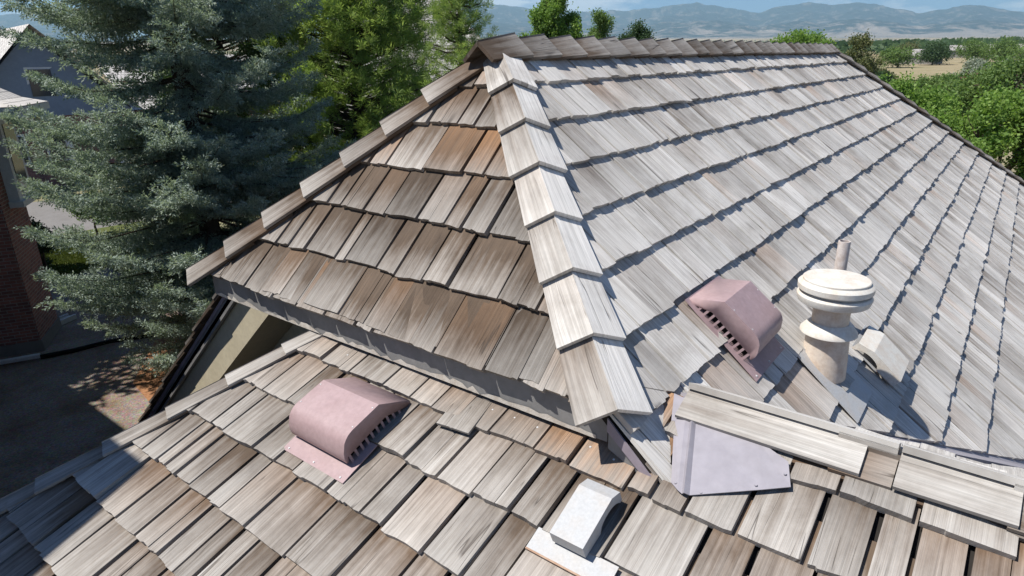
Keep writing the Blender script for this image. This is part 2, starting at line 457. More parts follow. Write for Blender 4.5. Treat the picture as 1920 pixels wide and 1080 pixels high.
def style_w(u, v): return min(max(G(.85, .12), .4), 1.1), 0, G(1.05, .08), rnd.uniform(.018, .028), (rnd.uniform(.015, .045) if u < -1.95 else 0.0)
polyW = [FW.uv((RX, VAL0[1]+.03, RZ)), FW.uv((RX, -6, RZ)), FW.uv((RX+4.2, -6, RZ-4.2*math.tan(T26))), FW.uv((RX+4.2, valy(RX+4.2)-.28, RZ-4.2*math.tan(T26))), FW.uv((RX+.22, valy(RX+.22)-.16, RZ-.22*math.tan(T26)))]
fill(FW, d_back, [polyW], [-.10-.26*k for k in range(0, 5)], -4.2, -1.4, .42, style_w)

# one short shake that has slipped and turned under the eave
ca_, sa2 = math.cos(.13), math.sin(.13)
fslip = Frame(FL.p(.705, -.188, .024), FL.U*ca_+FL.V*sa2, FL.V*ca_-FL.U*sa2)
make_shake(fslip, d_low, 0, .158, 0, .2, .010, .50, .0, .92, [[(-1, -1), (1, -1), (1, 1), (-1, 1)]], .004)
SHAKES.sort(key=lambda s: -s['scr'])
KEEP = 300
def join_shakes(lst, name, parent, kind=None):
    V, F, UV, TI = [], [], [], []
    for s in lst:
        b = len(V); V += s['V']; F += [[b+i for i in f] for f in s['F']]; UV += s['UV']; TI += [s['tint']]*len(s['V'])
    return mesh_obj(name, V, F, MAT_CEDAR, parent, uvs=UV, tint=TI, kind=kind)
for s in SHAKES[:KEEP]:
    mesh_obj("shake", s['V'], s['F'], MAT_CEDAR, s['dk'], uvs=s['UV'], tint=[s['tint']]*len(s['V']))
join_shakes(SHAKES[KEEP:], "shake_field", house, "stuff")

# ------------------------------------------------------------------ hip and ridge caps
def board(V, F, UV, p0, p1, d, n, w0, w1, lift0, lift1, th, off=0.0, bis=None):
    """board along p0->p1, spreading in direction d by w, normal n, butt (p0 end) raised"""
    seed = rnd.random()*50; b = len(V); Lh = np.linalg.norm(p1-p0)
    for (p, w, lf, v) in ((p0, w0, lift0, 0.0), (p1, w1, lift1, Lh)):
        if bis is None: V += [p+n*lf-d*off, p+d*w+n*lf, p+d*w+n*(lf+th), p+n*(lf+th)-d*off]
        else:           # mitred at the crest: both boards meet on the bisector
            k = 1.0/float(n@bis)
            V += [p+bis*lf*k-d*off, p+d*w+n*lf, p+d*w+n*(lf+th), p+bis*(lf+th)*k-d*off]
    fs = [(0, 1, 2, 3), (4, 7, 6, 5), (3, 2, 6, 7), (1, 5, 6, 2), (0, 4, 5, 1), (0, 3, 7, 4)]
    if np.dot(np.cross(d, p1-p0), n) < 0: fs = [f[::-1] for f in fs]
    loc = {0: (0, 0), 1: (w0, 0), 2: (w0, 0), 3: (0, 0), 4: (0, Lh), 5: (w1, Lh), 6: (w1, Lh), 7: (0, Lh)}
    for f in fs:
        F.append([b+i for i in f]); UV.extend([(loc[i][0]+seed, loc[i][1]) for i in f])
def caps(name, A, B, nA, nB, exps, L, wid, ta, tb_, th=.016, over=0.0, base=.028, wjit=.006, tilt=.036):
    """caps from the low end A to the high end B; nA, nB = normals of the two slopes"""
    A, B = np.asarray(A, float), np.asarray(B, float); ax = nrm(B-A); tot = np.linalg.norm(B-A)
    dA = np.cross(ax, nA); dA = nrm(dA if dA@nB < 0 else -dA); dB = np.cross(ax, nB); dB = nrm(dB if dB@nA < 0 else -dB)
    s = -over; k = 0
    while s < tot-(.24 if name == 'hip_cap' else .05):
        e = exps[k % len(exps)]; p0 = A+ax*s; p1 = A+ax*min(s+L, tot+(.02 if name == 'ridge_cap' else -.09))
        V, F, UV = [], [], []
        cl = rnd.uniform(0, .004)
        ws = wid+rnd.uniform(-wjit, wjit)
        bis = nrm(np.asarray(nA)+np.asarray(nB))
        board(V, F, UV, p0, p1, dA, nA, ws, ws-.006, base+cl, base-tilt, th, .0, bis)
        n0 = len(V)
        board(V, F, UV, p0, p1, dB, nB, ws+rnd.uniform(-.004, .004), ws-.004, base+cl+.001, base-tilt+.001, th, .004, bis)
        sa_, sb_ = ta(), tb_()
        mesh_obj(name, V, F, MAT_CEDAR, house, uvs=UV, tint=[sa_]*n0+[sb_]*(len(V)-n0))
        s += e; k += 1
NE_, NR_, NB_ = FE.N, FR.N, FB.N
silver = lambda: (G(1.1, .1), 0, G(1.34, .06), 1)
pale = lambda: (G(.70, .12), .06*rnd.random(), G(1.02, .06), 1)
dark = lambda: (G(.42, .12), 0, G(.72, .06), 1)
brn = lambda: (G(.30, .1), .1*rnd.random(), G(.85, .08), 1)
NPT = arr(-AX, -AN, -H); FPT = arr(-AX, AF, -H); APX = arr(0, 0, 0)
caps("hip_cap", NPT, APX, NE_, NR_, [.305], .46, .124, pale, silver, .020, .04)
caps("hip_cap", FPT, APX, NE_, NB_, [.29], .46, .115, brn, brn, .018, .09)
nfar = ffar.N
caps("hip_cap", arr(RIDGE+4.2*1.36, -4.2, -4.2*H/AN), arr(RIDGE, 0, 0), NR_, nfar, [.29], .44, .11, dark, dark, .018)
caps("ridge_cap", arr(RIDGE+.1, 0, -.012), arr(-.16, 0, -.012), NR_, NB_, [.285], .44, .135, dark, dark, .020, 0, .026, .006, .030)
# lower ridge: long cap boards
NL_, NW_ = FL.N, FW.N
def ridge_boards(y0, y1, near_y1, tint_n, tint_f, base, w=.118):
    V, F, UV = [], [], []
    a = arr(RX, y0, RZ); b = arr(RX, near_y1, RZ); c = arr(RX, y1, RZ)
    dn = arr(-math.cos(T22), 0, -math.sin(T22)); dw = arr(math.cos(T26), 0, -math.sin(T26))
    bis = nrm(NL_+NW_)
    board(V, F, UV, b, a, dn, NL_, w, w+.004, base, base, .014, .0, bis)
    n0 = len(V)
    board(V, F, UV, c, a, dw, NW_, .075, .075, base+.010, base+.010, .022, .022, bis)
    mesh_obj("ridge_cap", V, F, MAT_CEDAR, house, uvs=UV, tint=[tint_n]*n0+[tint_f]*(len(V)-n0))
ridge_boards(-1.545, -2.215, -2.135, (.85, 0, .95, 1), (1.0, 0, 1.2, 1), .024)
ridge_boards(-2.05, -2.216, -2.222, (.25, .35, .85, 1), (.6, 0, 1, 1), .008)
ridge_boards(-2.226, -2.525, -2.522, (.80, 0, .92, 1), (1.0, 0, 1.15, 1), .024)
ridge_boards(-2.50, -3.05, -3.05, (.70, 0, 1.0, 1), (1.0, 0, 1.15, 1), .008)
ridge_boards(-3.06, -3.7, -3.7, (.75, 0, 1.0, 1), (1.0, 0, 1.15, 1), .026)
ridge_boards(-1.66, -2.6, -2.6, (.3, .1, .75, 1), (.6, 0, .9, 1), -.010, .128)
# lower hip
caps("hip_cap", P2, arr(-1.0, hipy(-1.0), -1.4+(-1.0+1.155)*math.tan(T22)), NL_, nrm((0, sl, 1)), [.30], .42, .088, lambda: (G(.58, .10), 0, G(.86, .07), 1), lambda: (G(.58, .10), 0, G(.86, .07), 1), .012, .02, .010, .006, .013)

# ------------------------------------------------------------------ fascia, soffit, walls, flashing
mb = MB(); mb.box((-1.155, -1.375, -1.372), (.022, 0, 0), (0, 2.67, 0), (0, 0, .135)); mb.build("fascia", MAT_FASCIA, house)
# ragged cream strip painting the sunlit slivers along the fascia's lower edge
V = []; F = []; y = -1.33; pts = []
while y < 1.28:
    pts.append((y, rnd.uniform(.014, .032) if rnd.random() < .8 else rnd.uniform(.0, .008))); y += rnd.uniform(.02, .06)
for i, (yy, hh) in enumerate(pts):
    V += [(-1.1575, yy, -1.374), (-1.159, yy, -1.374+hh)]
    if i: F.append([2*i-2, 2*i, 2*i+1, 2*i-1])
mesh_obj("fascia_sun_strip", V, F, MAT_SUNSTRIP, house)
mb = MB(); mb.box((-1.133, -1.37, -1.36), (.36, 0, 0), (0, 2.66, 0), (0, 0, .012)); mb.build("soffit", MAT_FASCIA, house)
# end wall under the hip, stepping out below the rear rake
mb = MB()
XW = -0.42
mb.prism([(XW, -1.25, ZG), (XW, 4.3, ZG), (XW, 4.3, -4.3*H/AN-.05), (XW, AF, -AF*H/AN-.05), (XW, AF-.1, -1.34), (XW, -1.25, -1.34)], (.2, 0, 0))
mb.build("end_wall", MAT_STUCCO, house)
mb = MB()
for y0, y1 in ((1.30, 4.5),):
    a = arr(XRAKE, y0, -y0*H/AN-.012); b = arr(XRAKE, y1, -y1*H/AN-.012)
    mb.prism([a, b, b+arr(0, 0, -.11), a+arr(0, 0, -.11)], (.03, 0, 0))
mb.build("rake_board", MAT_FASCIA, house)
mb = MB(); fa = a+arr(.045, 0, -.10); fb_ = b+arr(.045, 0, -.10)
mb.prism([fa, fb_, fb_+arr(0, 0, -.34), fa+arr(0, 0, -.34)], (.03, 0, 0)); mb.prism([fa+arr(.03, 0, -.34), fb_+arr(.03, 0, -.34), fb_+arr(.36, 0, -.34), fa+arr(.36, 0, -.34)], (0, 0, .02)); mb.build("frieze_board", MAT_STUCCO, house)
mb = MB(); mb.prism([a+arr(-.006, 0, .012), b+arr(-.006, 0, .012), b+arr(-.006, 0, -.022), a+arr(-.006, 0, -.022)], (.005, 0, 0)); mb.build("drip_edge", MAT_MAUVE, house)
# ragged shake ends along the rear rake
d = 0.0; V = []; F = []; UV = []
while d < 4.2:
    e = .26; y0 = 1.32+d*.757; 
    p0 = arr(XRAKE-.03-rnd.uniform(0, .02), y0+e*.757+.02, -(y0+e*.757+.02)*H/AN); p1 = arr(p0[0], y0-.1, -(y0-.1)*H/AN)
    board(V, F, UV, p0, p1, arr(1, 0, 0), NB_, .16, .16, .03, .006, .018)
    d += e
mesh_obj("rake_shakes", V, F, MAT_CEDAR, house, uvs=UV, tint=[(.25, 0, .6, 1)]*len(V), kind="stuff")
# return of the main slope below the hip corner: shake edge board, drip metal
a = FR.p(*Rp(-AX, -AN-.02), -.01); b = FR.p(*Rp(*VALL), -.01)
mb = MB(); mb.prism([a, b, b+arr(0, 0, -.02), a+arr(0, 0, -.12)], (.02, 0, 0)); mb.build("rake_board", MAT_FASCIA, house)
mb = MB(); mb.prism([a+arr(-.012, 0, .006), b+(a-b)*.12+arr(-.012, 0, .006), b+(a-b)*.12+arr(-.012, 0, -.030), a+arr(-.012, 0, -.045)], (.006, 0, 0)); mb.build("drip_edge", MAT_MAUVE, house)
# side wall of the upper block below the main slope
# flashing on the lower slope beside the short valley
def Ls(x, y, n): return FL.p(*Lp(x, y), n)
mb = MB()
n0 = .046
def strip(q):      # folded sheet: quads between successive fold lines
    for (a0, a1), (b0, b1) in zip(q[:-1], q[1:]):
        m0 = [np.array(x) for x in (a0, a1, b1, b0)]; mb.prism(m0, FL.N*.003)
strip([(Ls(-.925, -1.525, .040), Ls(-1.188, -1.636, .036)),
       (Ls(-.93, -1.570, .052), Ls(-1.212, -1.672, .050)),
       (Ls(-.932, -1.588, .050), Ls(-1.217, -1.688, .048)),
       (Ls(-.933, -1.598, .064), Ls(-1.219, -1.697, .062)),
       (Ls(-.935, -1.612, .052), Ls(-1.212, -1.712, .048)),
       (Ls(-.945, -1.830, .050), Ls(-1.105, -1.900, .044)),
       (Ls(-.985, -1.940, .047), Ls(-1.062, -1.972, .042))])
mb.prism([Ls(-.862, -1.492, .042), Ls(-.975, -1.535, .042), Ls(-.955, -1.60, .042), Ls(-.875, -1.575, .042)], FL.N*.003)
for (x_, y_) in ((-1.19, -1.74), (-1.10, -1.88), (-1.03, -1.945), (-1.19, -1.655)):
    mb.lathe(Ls(x_, y_, .049), [(.005, 0), (.004, .004)], 8, FL.N)
mb.build("step_flashing", MAT_LAV, house)
# valley metal along the foot of the main slope
mb = MB()
for x0, x1 in ((-.80, 1.2), (1.2, 3.6)):
    q = []
    a = arr(x0, valy(x0), valy(x0)*H/AN)-FR.N*.030; b = arr(x1, valy(x1), valy(x1)*H/AN)-FR.N*.030
    up = FR.V*.14; dn = nrm(FW.V*1.0+arr(0, -.55, 0))*.15
    dn = nrm(np.cross(b-a, FW.N)); dn = dn if dn[1] < 0 else -dn
    mb.prism([a+up, b+up, b, a], FR.N*.008)
    mb.prism([a, b, b+dn*.17, a+dn*.17], FW.N*.026)
mb.build("valley_flashing", MAT_LAV, house)
# exposed nails on the top course of the lower slope
mb = MB()
for k in range(16):
    y = -1.62+k*.11+rnd.uniform(-.03, .03); x = -1.178+rnd.uniform(-.012, .012)
    c = Ls(x, y, .028); mb.lathe(c, [(.0045, 0), (.0045, .004), (.002, .006)], 8, FL.N)
mb.build("nails", MAT_NAIL, house, kind="stuff")

# unseen taller wing, eave corner set by the shadow on the lower roof
def brick_material():
    m, nt, b = new_mat("red_brown_brick")
    tc = N(nt, "ShaderNodeTexCoord").outputs['UV']
    br = N(nt, "ShaderNodeTexBrick"); nt.links.new(tc, br.inputs['Vector'])
    br.inputs['Color1'].default_value = (.30, .12, .095, 1); br.inputs['Color2'].default_value = (.17, .075, .065, 1); br.inputs['Mortar'].default_value = (.30, .26, .23, 1)
    br.inputs['Scale'].default_value = 1.0; br.inputs['Mortar Size'].default_value = .008; br.inputs['Brick Width'].default_value = .21; br.inputs['Row Height'].default_value = .072
    n1 = noise(nt, tc, 3.0, 5); c = mixc(nt, 1.0, br.outputs['Color'], ramp(nt, n1, (.3, .75), (.7, 1.15)), 'MULTIPLY')
    nt.links.new(c, b.inputs['Base Color']); b.inputs['Roughness'].default_value = .9
    bump(nt, b, mth(nt, 'SUBTRACT', 1.0, br.outputs['Fac']), .6, .008)
    return m
MAT_BRICK = brick_material()
def wall_quad(mbv, a, b, z0, z1):
    """adds a vertical wall a->b with uv in metres"""
    V, F, UV = mbv; a, b = np.asarray(a, float), np.asarray(b, float); L = np.linalg.norm(b-a); i = len(V)
    V += [(a[0], a[1], z0), (b[0], b[1], z0), (b[0], b[1], z1), (a[0], a[1], z1)]; F.append([i, i+1, i+2, i+3])
    UV += [(0, z0), (L, z0), (L, z1), (0, z1)]
def brick_prism(name, ring, z0, z1, parent):
    mbv = ([], [], [])
    for i in range(len(ring)): wall_quad(mbv, ring[i], ring[(i+1) % len(ring)], z0, z1)
    return mesh_obj(name, mbv[0], mbv[1], MAT_BRICK, parent, uvs=mbv[2])
def shingle_material(name, c1, c2, row=.25):
    m, nt, b = new_mat(name)
    tc = N(nt, "ShaderNodeTexCoord").outputs['UV']
    br = N(nt, "ShaderNodeTexBrick"); nt.links.new(tc, br.inputs['Vector'])
    br.inputs['Color1'].default_value = (*c1, 1); br.inputs['Color2'].default_value = (*c2, 1); br.inputs['Mortar'].default_value = (*[x*.35 for x in c2], 1)
    br.inputs['Scale'].default_value = 1.0; br.inputs['Mortar Size'].default_value = .012; br.inputs['Brick Width'].default_value = .2; br.inputs['Row Height'].default_value = row
    n1 = noise(nt, tc, 2.5, 5)
    c = mixc(nt, 1.0, br.outputs['Color'], ramp(nt, n1, (.3, .8), (.7, 1.15)), 'MULTIPLY')
    nt.links.new(c, b.inputs['Base Color']); b.inputs['Roughness'].default_value = .85
    bump(nt, b, mth(nt, 'SUBTRACT', 1.0, br.outputs['Fac']), .8, .02)
    return m
MAT_SHINGLE = shingle_material("grey_shingles", (.42, .40, .37), (.30, .28, .26))
MAT_SHINGLE_LT = shingle_material("pale_shingles", (.60, .57, .54), (.46, .44, .41))
def roof_quad(store, pts):
    V, F, UV = store; pts = [np.asarray(q, float) for q in pts]; i = len(V)
    e = nrm(pts[1]-pts[0]); nn = nrm(np.cross(pts[1]-pts[0], pts[2]-pts[0])); s = np.cross(nn, e)
    V += pts; F.append(list(range(i, i+len(pts)))); UV += [(float((q-pts[0])@e), float((q-pts[0])@s)) for q in pts]
def hip_roof(name, x0, x1, y0, y1, z, pitch, parent, mat, th=.12):
    """plain hip roof over a rectangle"""
    w = min(x1-x0, y1-y0)/2; hz = w*pitch; st = ([], [], [])
    if x1-x0 > y1-y0: r0, r1 = arr(x0+w, (y0+y1)/2, z+hz), arr(x1-w, (y0+y1)/2, z+hz)
    else: r0, r1 = arr((x0+x1)/2, y0+w, z+hz), arr((x0+x1)/2, y1-w, z+hz)
    a, b, c, d = arr(x0, y0, z), arr(x1, y0, z), arr(x1, y1, z), arr(x0, y1, z)
    if x1-x0 > y1-y0:
        for q in ([a, b, r1, r0], [b, c, r1], [c, d, r0, r1], [d, a, r0]): roof_quad(st, q)
    else:
        for q in ([a, b, r0], [b, c, r1, r0], [c, d, r1], [d, a, r0, r1]): roof_quad(st, q)
    lo = [q-arr(0, 0, th) for q in (a, b, c, d)]
    for q, r, s_, t in ((a, b, lo[1], lo[0]), (b, c, lo[2], lo[1]), (c, d, lo[3], lo[2]), (d, a, lo[0], lo[3])): roof_quad(st, [t, s_, r, q])
    roof_quad(st, lo[::-1])
    return mesh_obj(name, st[0], st[1], mat, parent, uvs=st[2])
TCOR = 3.2
wx, wy, wz = -2.005+SUNV[0]*TCOR, .46+SUNV[1]*TCOR, -1.744+SUNV[2]*TCOR
brick_prism("unseen_wing_wall", [(wx-6, wy+.3), (wx-.3, wy+.3), (wx-.3, 12.7), (wx-6, 12.7)], ZG, wz-.05, house)
hip_roof("unseen_wing_roof", wx-6.3, wx, wy, 13.0, wz, .5, house, MAT_SHINGLE)
hip_roof("unseen_wing_roof", wx-6.1, -2.6, 6.0, 14.6, wz+.5, .42, house, MAT_SHINGLE)  # unseen second block, added to shade the gravel yard
brick_prism("unseen_wing_wall", [(wx-5.9, 6.3), (-2.9, 6.3), (-2.9, 14.3), (wx-5.9, 14.3)], ZG, wz+.45, house)
brick_prism("lower_wall", [(-2.7, -6), (-.4, -6), (-.4, hipy(-.4)-.5), (-2.7, 1.0)], ZG, -2.3, house)
brick_prism("main_wall", [(-.55, -3.6), (11.5, -3.6), (11.5, 3.6), (-.55, 3.6)], ZG, -3.4, house)

# ------------------------------------------------------------------ roof vents
def hood_vent(name, fr, u0, u1, vf, prof, label, flange, sidesign, slats=9):
    """pink slant-back hood; prof = (distance up from the front lip, height) from front bottom over the top to the back tip"""
    base = fr.p((u0+u1)/2, vf, .02)
    e = empty(name, base, label, "roof vent", "pink roof vents")
    th = .004
    # outer shell: strip across the width, with side cheeks that stop above the grille
    mb = MB(); n = len(prof)
    for a, b in zip(prof[:-1], prof[1:]):
        mb.add([fr.p(u0, vf+a[0], a[1]), fr.p(u1, vf+a[0], a[1]), fr.p(u1, vf+b[0], b[1]), fr.p(u0, vf+b[0], b[1])], [(0, 1, 2, 3)])
    ft = prof[0][1]
    for u, sgn in ((u0, -1), (u1, 1)):
        m_ = len(mb.v)
        top = [fr.p(u, vf+a, h_) for a, h_ in prof]
        def lo(a):
            hh = np.interp(a, [q[0] for q in prof], [q[1] for q in prof]); return max(min(.080, hh-.028), .004) if a > .012 else ft
        bot = [fr.p(u, vf+a, min(lo(a), h_-.002)) for a, h_ in prof]
        for i in range(n-1):
            mb.add([top[i], top[i+1], bot[i+1], bot[i]], [(0, 1, 2, 3) if sgn > 0 else (3, 2, 1, 0)])
    hood = mb.build("hood", MAT_PINK, e); merge(hood); shade_auto(hood, 28)
    sol = hood.modifiers.new("solid", 'SOLIDIFY'); sol.thickness = .003; sol.offset = -1
    # near-black box painting the shade inside the hood
    L = prof[-1][0]
    mb = MB(); mb.box(fr.p(u0+.03, vf+.03, .022), fr.U*(u1-u0-.06), fr.V*(L-.12), fr.N*.07); mb.build("throat_shade", MAT_DARK, e)
    mb = MB()
    a, b, lf, lb = flange
    mb.box(fr.p(a, lf, .036), fr.U*(b-a), fr.V*(lb-lf), fr.N*.004)
    mb.build("flange", MAT_PINK, e)
    for u, sgn in ((u0, -1), (u1, 1)):
        for k in range(slats+1):
            aa = .02+(L-.09)*k/slats
            hh = np.interp(aa, [q[0] for q in prof], [q[1] for q in prof]); h1 = max(min(.084, hh-.026), .03)
            mb = MB(); mb.box(fr.p(u-(.003 if sgn > 0 else -.0005), vf+aa, .028), fr.U*.0025, fr.V*.011, fr.N*(h1-.026)); mb.build("slat", MAT_PINK, e)
    mb = MB()
    for u in (a+.03, (a+b)/2, b-.03): mb.lathe(fr.p(u, lf+.015, .040), [(.005, 0), (.004, .003)], 8, fr.N)
    for aa in (.10, .21):
        for u in (u0+.012, u1-.012): mb.lathe(fr.p(u, vf+aa, np.interp(aa, [q[0] for q in prof], [q[1] for q in prof])-.001), [(.004, 0), (.003, .0025)], 8, fr.N)
    mb.build("nails", MAT_NAIL, e, kind="stuff")
    return e
profL = [(0, .060), (.0, .078), (.003, .092), (.009, .108), (.018, .122), (.031, .142), (.046, .153), (.064, .161), (.085, .164), (.235, .155), (.365, .042)]
hood_vent("roof_vent", FL, .135, .495, -.498, profL, "dusty pink metal roof vent on the lower roof slope, dark grille to the right", (.135, .53, -.566, -.37), 1)
profR = [(0, .068), (.0, .090), (.003, .102), (.009, .116), (.018, .128), (.031, .146), (.046, .157), (.064, .164), (.085, .166), (.262, .160), (.372, .042)]
hood_vent("roof_vent", FR, -.292, .045, -2.078, profR, "dusty pink metal roof vent on the main slope, grille facing left, beside the white flue", (-.325, .085, -2.16, -1.70), -1, 9)

# flue with storm collar and drum cap
FX, FY = .30, -1.776
fb = arr(FX, FY, FY*H/AN)
flue = empty("flue", fb+arr(0, 0, .02), "stained white flue pipe with collar and round drum cap on the main slope", "flue")
mb = MB(); mb.box(FR.p(FX-.17, FR.uv(fb)[1]-.28, .037), FR.U*.36, FR.V*.42, FR.N*.004); mb.build("base_plate", MAT_WHITE, flue)
mb = MB(); mb.lathe(fb, [(.108, -.06), (.104, .03), (.099, .12), (.096, .19), (.09, .20)], 40); shade_auto(mb.build("lower_pipe", MAT_FLUE, flue))
mb = MB(); mb.lathe(fb, [(.118, .168), (.130, .172), (.128, .182), (.10, .214), (.086, .226)], 40); shade_auto(mb.build("collar", MAT_CREAM, flue))
mb = MB(); mb.lathe(fb, [(.083, .19), (.083, .36)], 40); shade_auto(mb.build("upper_pipe", MAT_FLUE, flue))
mb = MB(); mb.lathe(fb, [(.10, .330), (.150, .326), (.158, .332), (.166, .356), (.166, .364), (.158, .374), (.140, .378), (.138, .392)], 56); shade_auto(mb.build("cap_ring", MAT_CREAM, flue), 22)
mb = MB(); mb.lathe(fb, [(.139, .388), (.162, .390), (.166, .394), (.167, .418), (.163, .423), (.150, .432), (.1475, .434), (.1475, .443), (.144, .446), (.05, .450), (.002, .451)], 56); shade_auto(mb.build("cap_top", MAT_CREAM, flue), 22)
# plumbing pipe behind
px_, py_ = .80, -1.70
pb = arr(px_, py_, py_*H/AN)
pvc = empty("vent_pipe", pb, "thin weathered plumbing vent pipe rising behind the white flue", "pipe")
mb = MB(); mb.lathe(pb, [(.031, -.05), (.031, .43), (.030, .434), (.024, .434), (.024, .36)], 24); shade_auto(mb.build("pipe", MAT_PVC, pvc))
mb = MB(); mb.box(FR.p(px_-.12, FR.uv(pb)[1]-.13, .038), FR.U*.24, FR.V*.26, FR.N*.004); mb.build("flange", MAT_WHITE, pvc)
mb = MB(); mb.lathe(pb, [(.055, -.02), (.038, .07), (.033, .09)], 24); shade_auto(mb.build("boot", MAT_PVC, pvc))

def box_hood(name, fr, u0, u1, vf, L, hgt, mat, label, flange, open_u, tipback, tail):
    """square exhaust hood with an arched opening cut in its side"""
    e = empty(name, fr.p((u0+u1)/2, vf, .03), label, "exhaust hood", "white exhaust hoods")
    mb = MB()
    h0 = .036
    A = [(0, h0+.018), (0, hgt), (L*tipback, hgt+.004), (L, h0+.045)]
    # top, front and back sheets
    for a, b in zip(A[:-1], A[1:]):
        mb.add([fr.p(u0, vf+a[0], a[1]), fr.p(u1, vf+a[0], a[1]), fr.p(u1, vf+b[0], b[1]), fr.p(u0, vf+b[0], b[1])], [(0, 1, 2, 3)])
    # cheeks with an arch
    K = 20
    for u, sgn in ((u0, -1), (u1, 1)):
        top = []; bot = []
        for k in range(K+1):
            a = L*k/K; top.append(fr.p(u, vf+a, np.interp(a, [0, L*tipback, L], [hgt, hgt+.004, h0+.045])))
            t = (k/K-.66)/.26; arch = .034*max(0, 1-t*t)**.5 if abs(t) < 1 else 0
            tp = np.interp(a, [0, L*tipback, L], [hgt, hgt+.004, h0+.045])
            bot.append(fr.p(u, vf+a, min(h0+.018*(1-k/K)+arch, tp-.012)))
        for k in range(K): mb.add([top[k], top[k+1], bot[k+1], bot[k]], [(0, 1, 2, 3) if sgn > 0 else (3, 2, 1, 0)])
    hd = mb.build("hood", mat, e); so = hd.modifiers.new("solid", 'SOLIDIFY'); so.thickness = .003; so.offset = -1
    mb = MB(); a, b, lf, lb = flange
    mb.box(fr.p(a, lf, .038), fr.U*(b-a), fr.V*(lb-lf), fr.N*.004); mb.build("flange", MAT_WHITE, e)
    mb = MB(); mb.box(fr.p(a, lf-.003, .037), fr.U*(b-a), fr.V*.006, fr.N*.006); mb.build("rusted_edge", MAT_RUST, e)
    mb = MB(); c0 = fr.p((u0+u1)/2, vf+L*.62, .036); mb.lathe(c0, [(min(.05, (u1-u0)*.36), 0), (min(.05, (u1-u0)*.36), .035)], 20, fr.N); mb.build("duct", MAT_PVC if tail else MAT_DARK, e)
    return e
box_hood("exhaust_hood", FL, 1.402, 1.518, -.398, .235, .105, MAT_WHITE, "small bright white exhaust hood with rusted flange at the bottom of the lower slope", (1.325, 1.62, -.452, -.372), 1, .80, False)
box_hood("exhaust_hood", FR, .70, .99, -2.70, .275, .105, MAT_CREAM, "cream white exhaust hood right of the flue on the main slope", (.70, 1.05, -2.60, -2.42), -1, .70, True)

# ------------------------------------------------------------------ ground and far country
def fbm(x, y, oct=6, seed=0, ridged=False):
    out = np.zeros_like(x); amp = 1.0; tot = 0
    for o in range(oct):
        xs, ys = x*2**o+seed*13.7+o*7.1, y*2**o-seed*5.3+o*3.3
        xi, yi = np.floor(xs), np.floor(ys); fx, fy = xs-xi, ys-yi
        fx = fx*fx*(3-2*fx); fy = fy*fy*(3-2*fy)
        def hsh(a, b):
            t = np.sin(a*127.1+b*311.7+seed*17.3)*43758.5453; return t-np.floor(t)
        v = (hsh(xi, yi)*(1-fx)+hsh(xi+1, yi)*fx)*(1-fy)+(hsh(xi, yi+1)*(1-fx)+hsh(xi+1, yi+1)*fx)*fy
        if ridged: v = 1-np.abs(2*v-1)
        out += amp*v; tot += amp; amp *= .5
    return out/tot
AZ_K = np.radians([-180, 0.8, 11, 19, 27, 36, 43, 60, 180])
def plain_deg(az): return np.interp(az, AZ_K, [.85, .80, 1.05, 1.25, 1.45, 1.68, 1.8, 1.8, .85])
def ground_z(x, y):
    r = np.hypot(x-CAM[0], y-CAM[1]); az = np.arctan2(y-CAM[1], x-CAM[0])
    t = np.clip((np.log(np.maximum(r, 1))-math.log(130))/(math.log(6500)-math.log(130)), 0, 1)
    base = ZG+0*r
    el = np.radians(plain_deg(az))
    zz = -.09+r*np.tan(el*np.clip((t-.25)/.75, 0, 1)**1.0)-6*(1-np.clip(t/.45, 0, 1))
    return np.where(r < 130, base, np.maximum(zz, ZG))
def grid_mesh(name, X, Y, Z, mat, kind, smooth=True, wrap=False):
    nr, na = X.shape
    me = bpy.data.meshes.new(name); V = np.stack([X, Y, Z], -1).reshape(-1, 3)
    i, j = np.meshgrid(np.arange(nr-1), np.arange(na-1 if not wrap else na), indexing='ij')
    j2 = (j+1) % na
    Fq = np.stack([i*na+j, (i+1)*na+j, (i+1)*na+j2, i*na+j2], -1).reshape(-1, 4)
    fast_mesh(me, V, Fq); 
    if smooth: me.polygons.foreach_set('use_smooth', np.ones(len(Fq), bool))
    me.materials.append(mat); me.update()
    o = bpy.data.objects.new(name, me); return link(o, None, kind=kind)
def fast_mesh(me, V, Fq):
    k = Fq.shape[1]
    me.vertices.add(len(V)); me.vertices.foreach_set('co', V.astype(np.float32).ravel())
    me.loops.add(Fq.size); me.loops.foreach_set('vertex_index', Fq.astype(np.int32).ravel())
    me.polygons.add(len(Fq)); me.polygons.foreach_set('loop_start', np.arange(0, Fq.size, k, dtype=np.int32))
    me.update(calc_edges=True)

def ground_material():
    m, nt, b = new_mat("ground_cover")
    tc = N(nt, "ShaderNodeTexCoord").outputs['Object']
    n1 = noise(nt, tc, .012, 6, .6); n2 = noise(nt, tc, .0012, 5, .6); n3 = noise(nt, tc, 1.2, 5, .65)
    c = mixc(nt, ramp(nt, n1, (.40, 0.0), (.60, 1.0)), (.10, .13, .055), (.30, .24, .145))
    c = mixc(nt, ramp(nt, n2, (.42, 0.0), (.58, 1.0)), c, (.36, .29, .20))
    c = mixc(nt, 1.0, c, ramp(nt, n3, (.3, .75), (.7, 1.15)), 'MULTIPLY')
    nt.links.new(c, b.inputs['Base Color']); b.inputs['Roughness'].default_value = .95; b.inputs['Specular IOR Level'].default_value = .1
    return m
rr = np.concatenate([[0.5], np.geomspace(4, 18300, 105)]); aa = np.linspace(-math.pi, math.pi, 241)[:-1]
Rg, Ag = np.meshgrid(rr, aa, indexing='ij')
Xg, Yg = CAM[0]+Rg*np.cos(Ag), CAM[1]+Rg*np.sin(Ag)
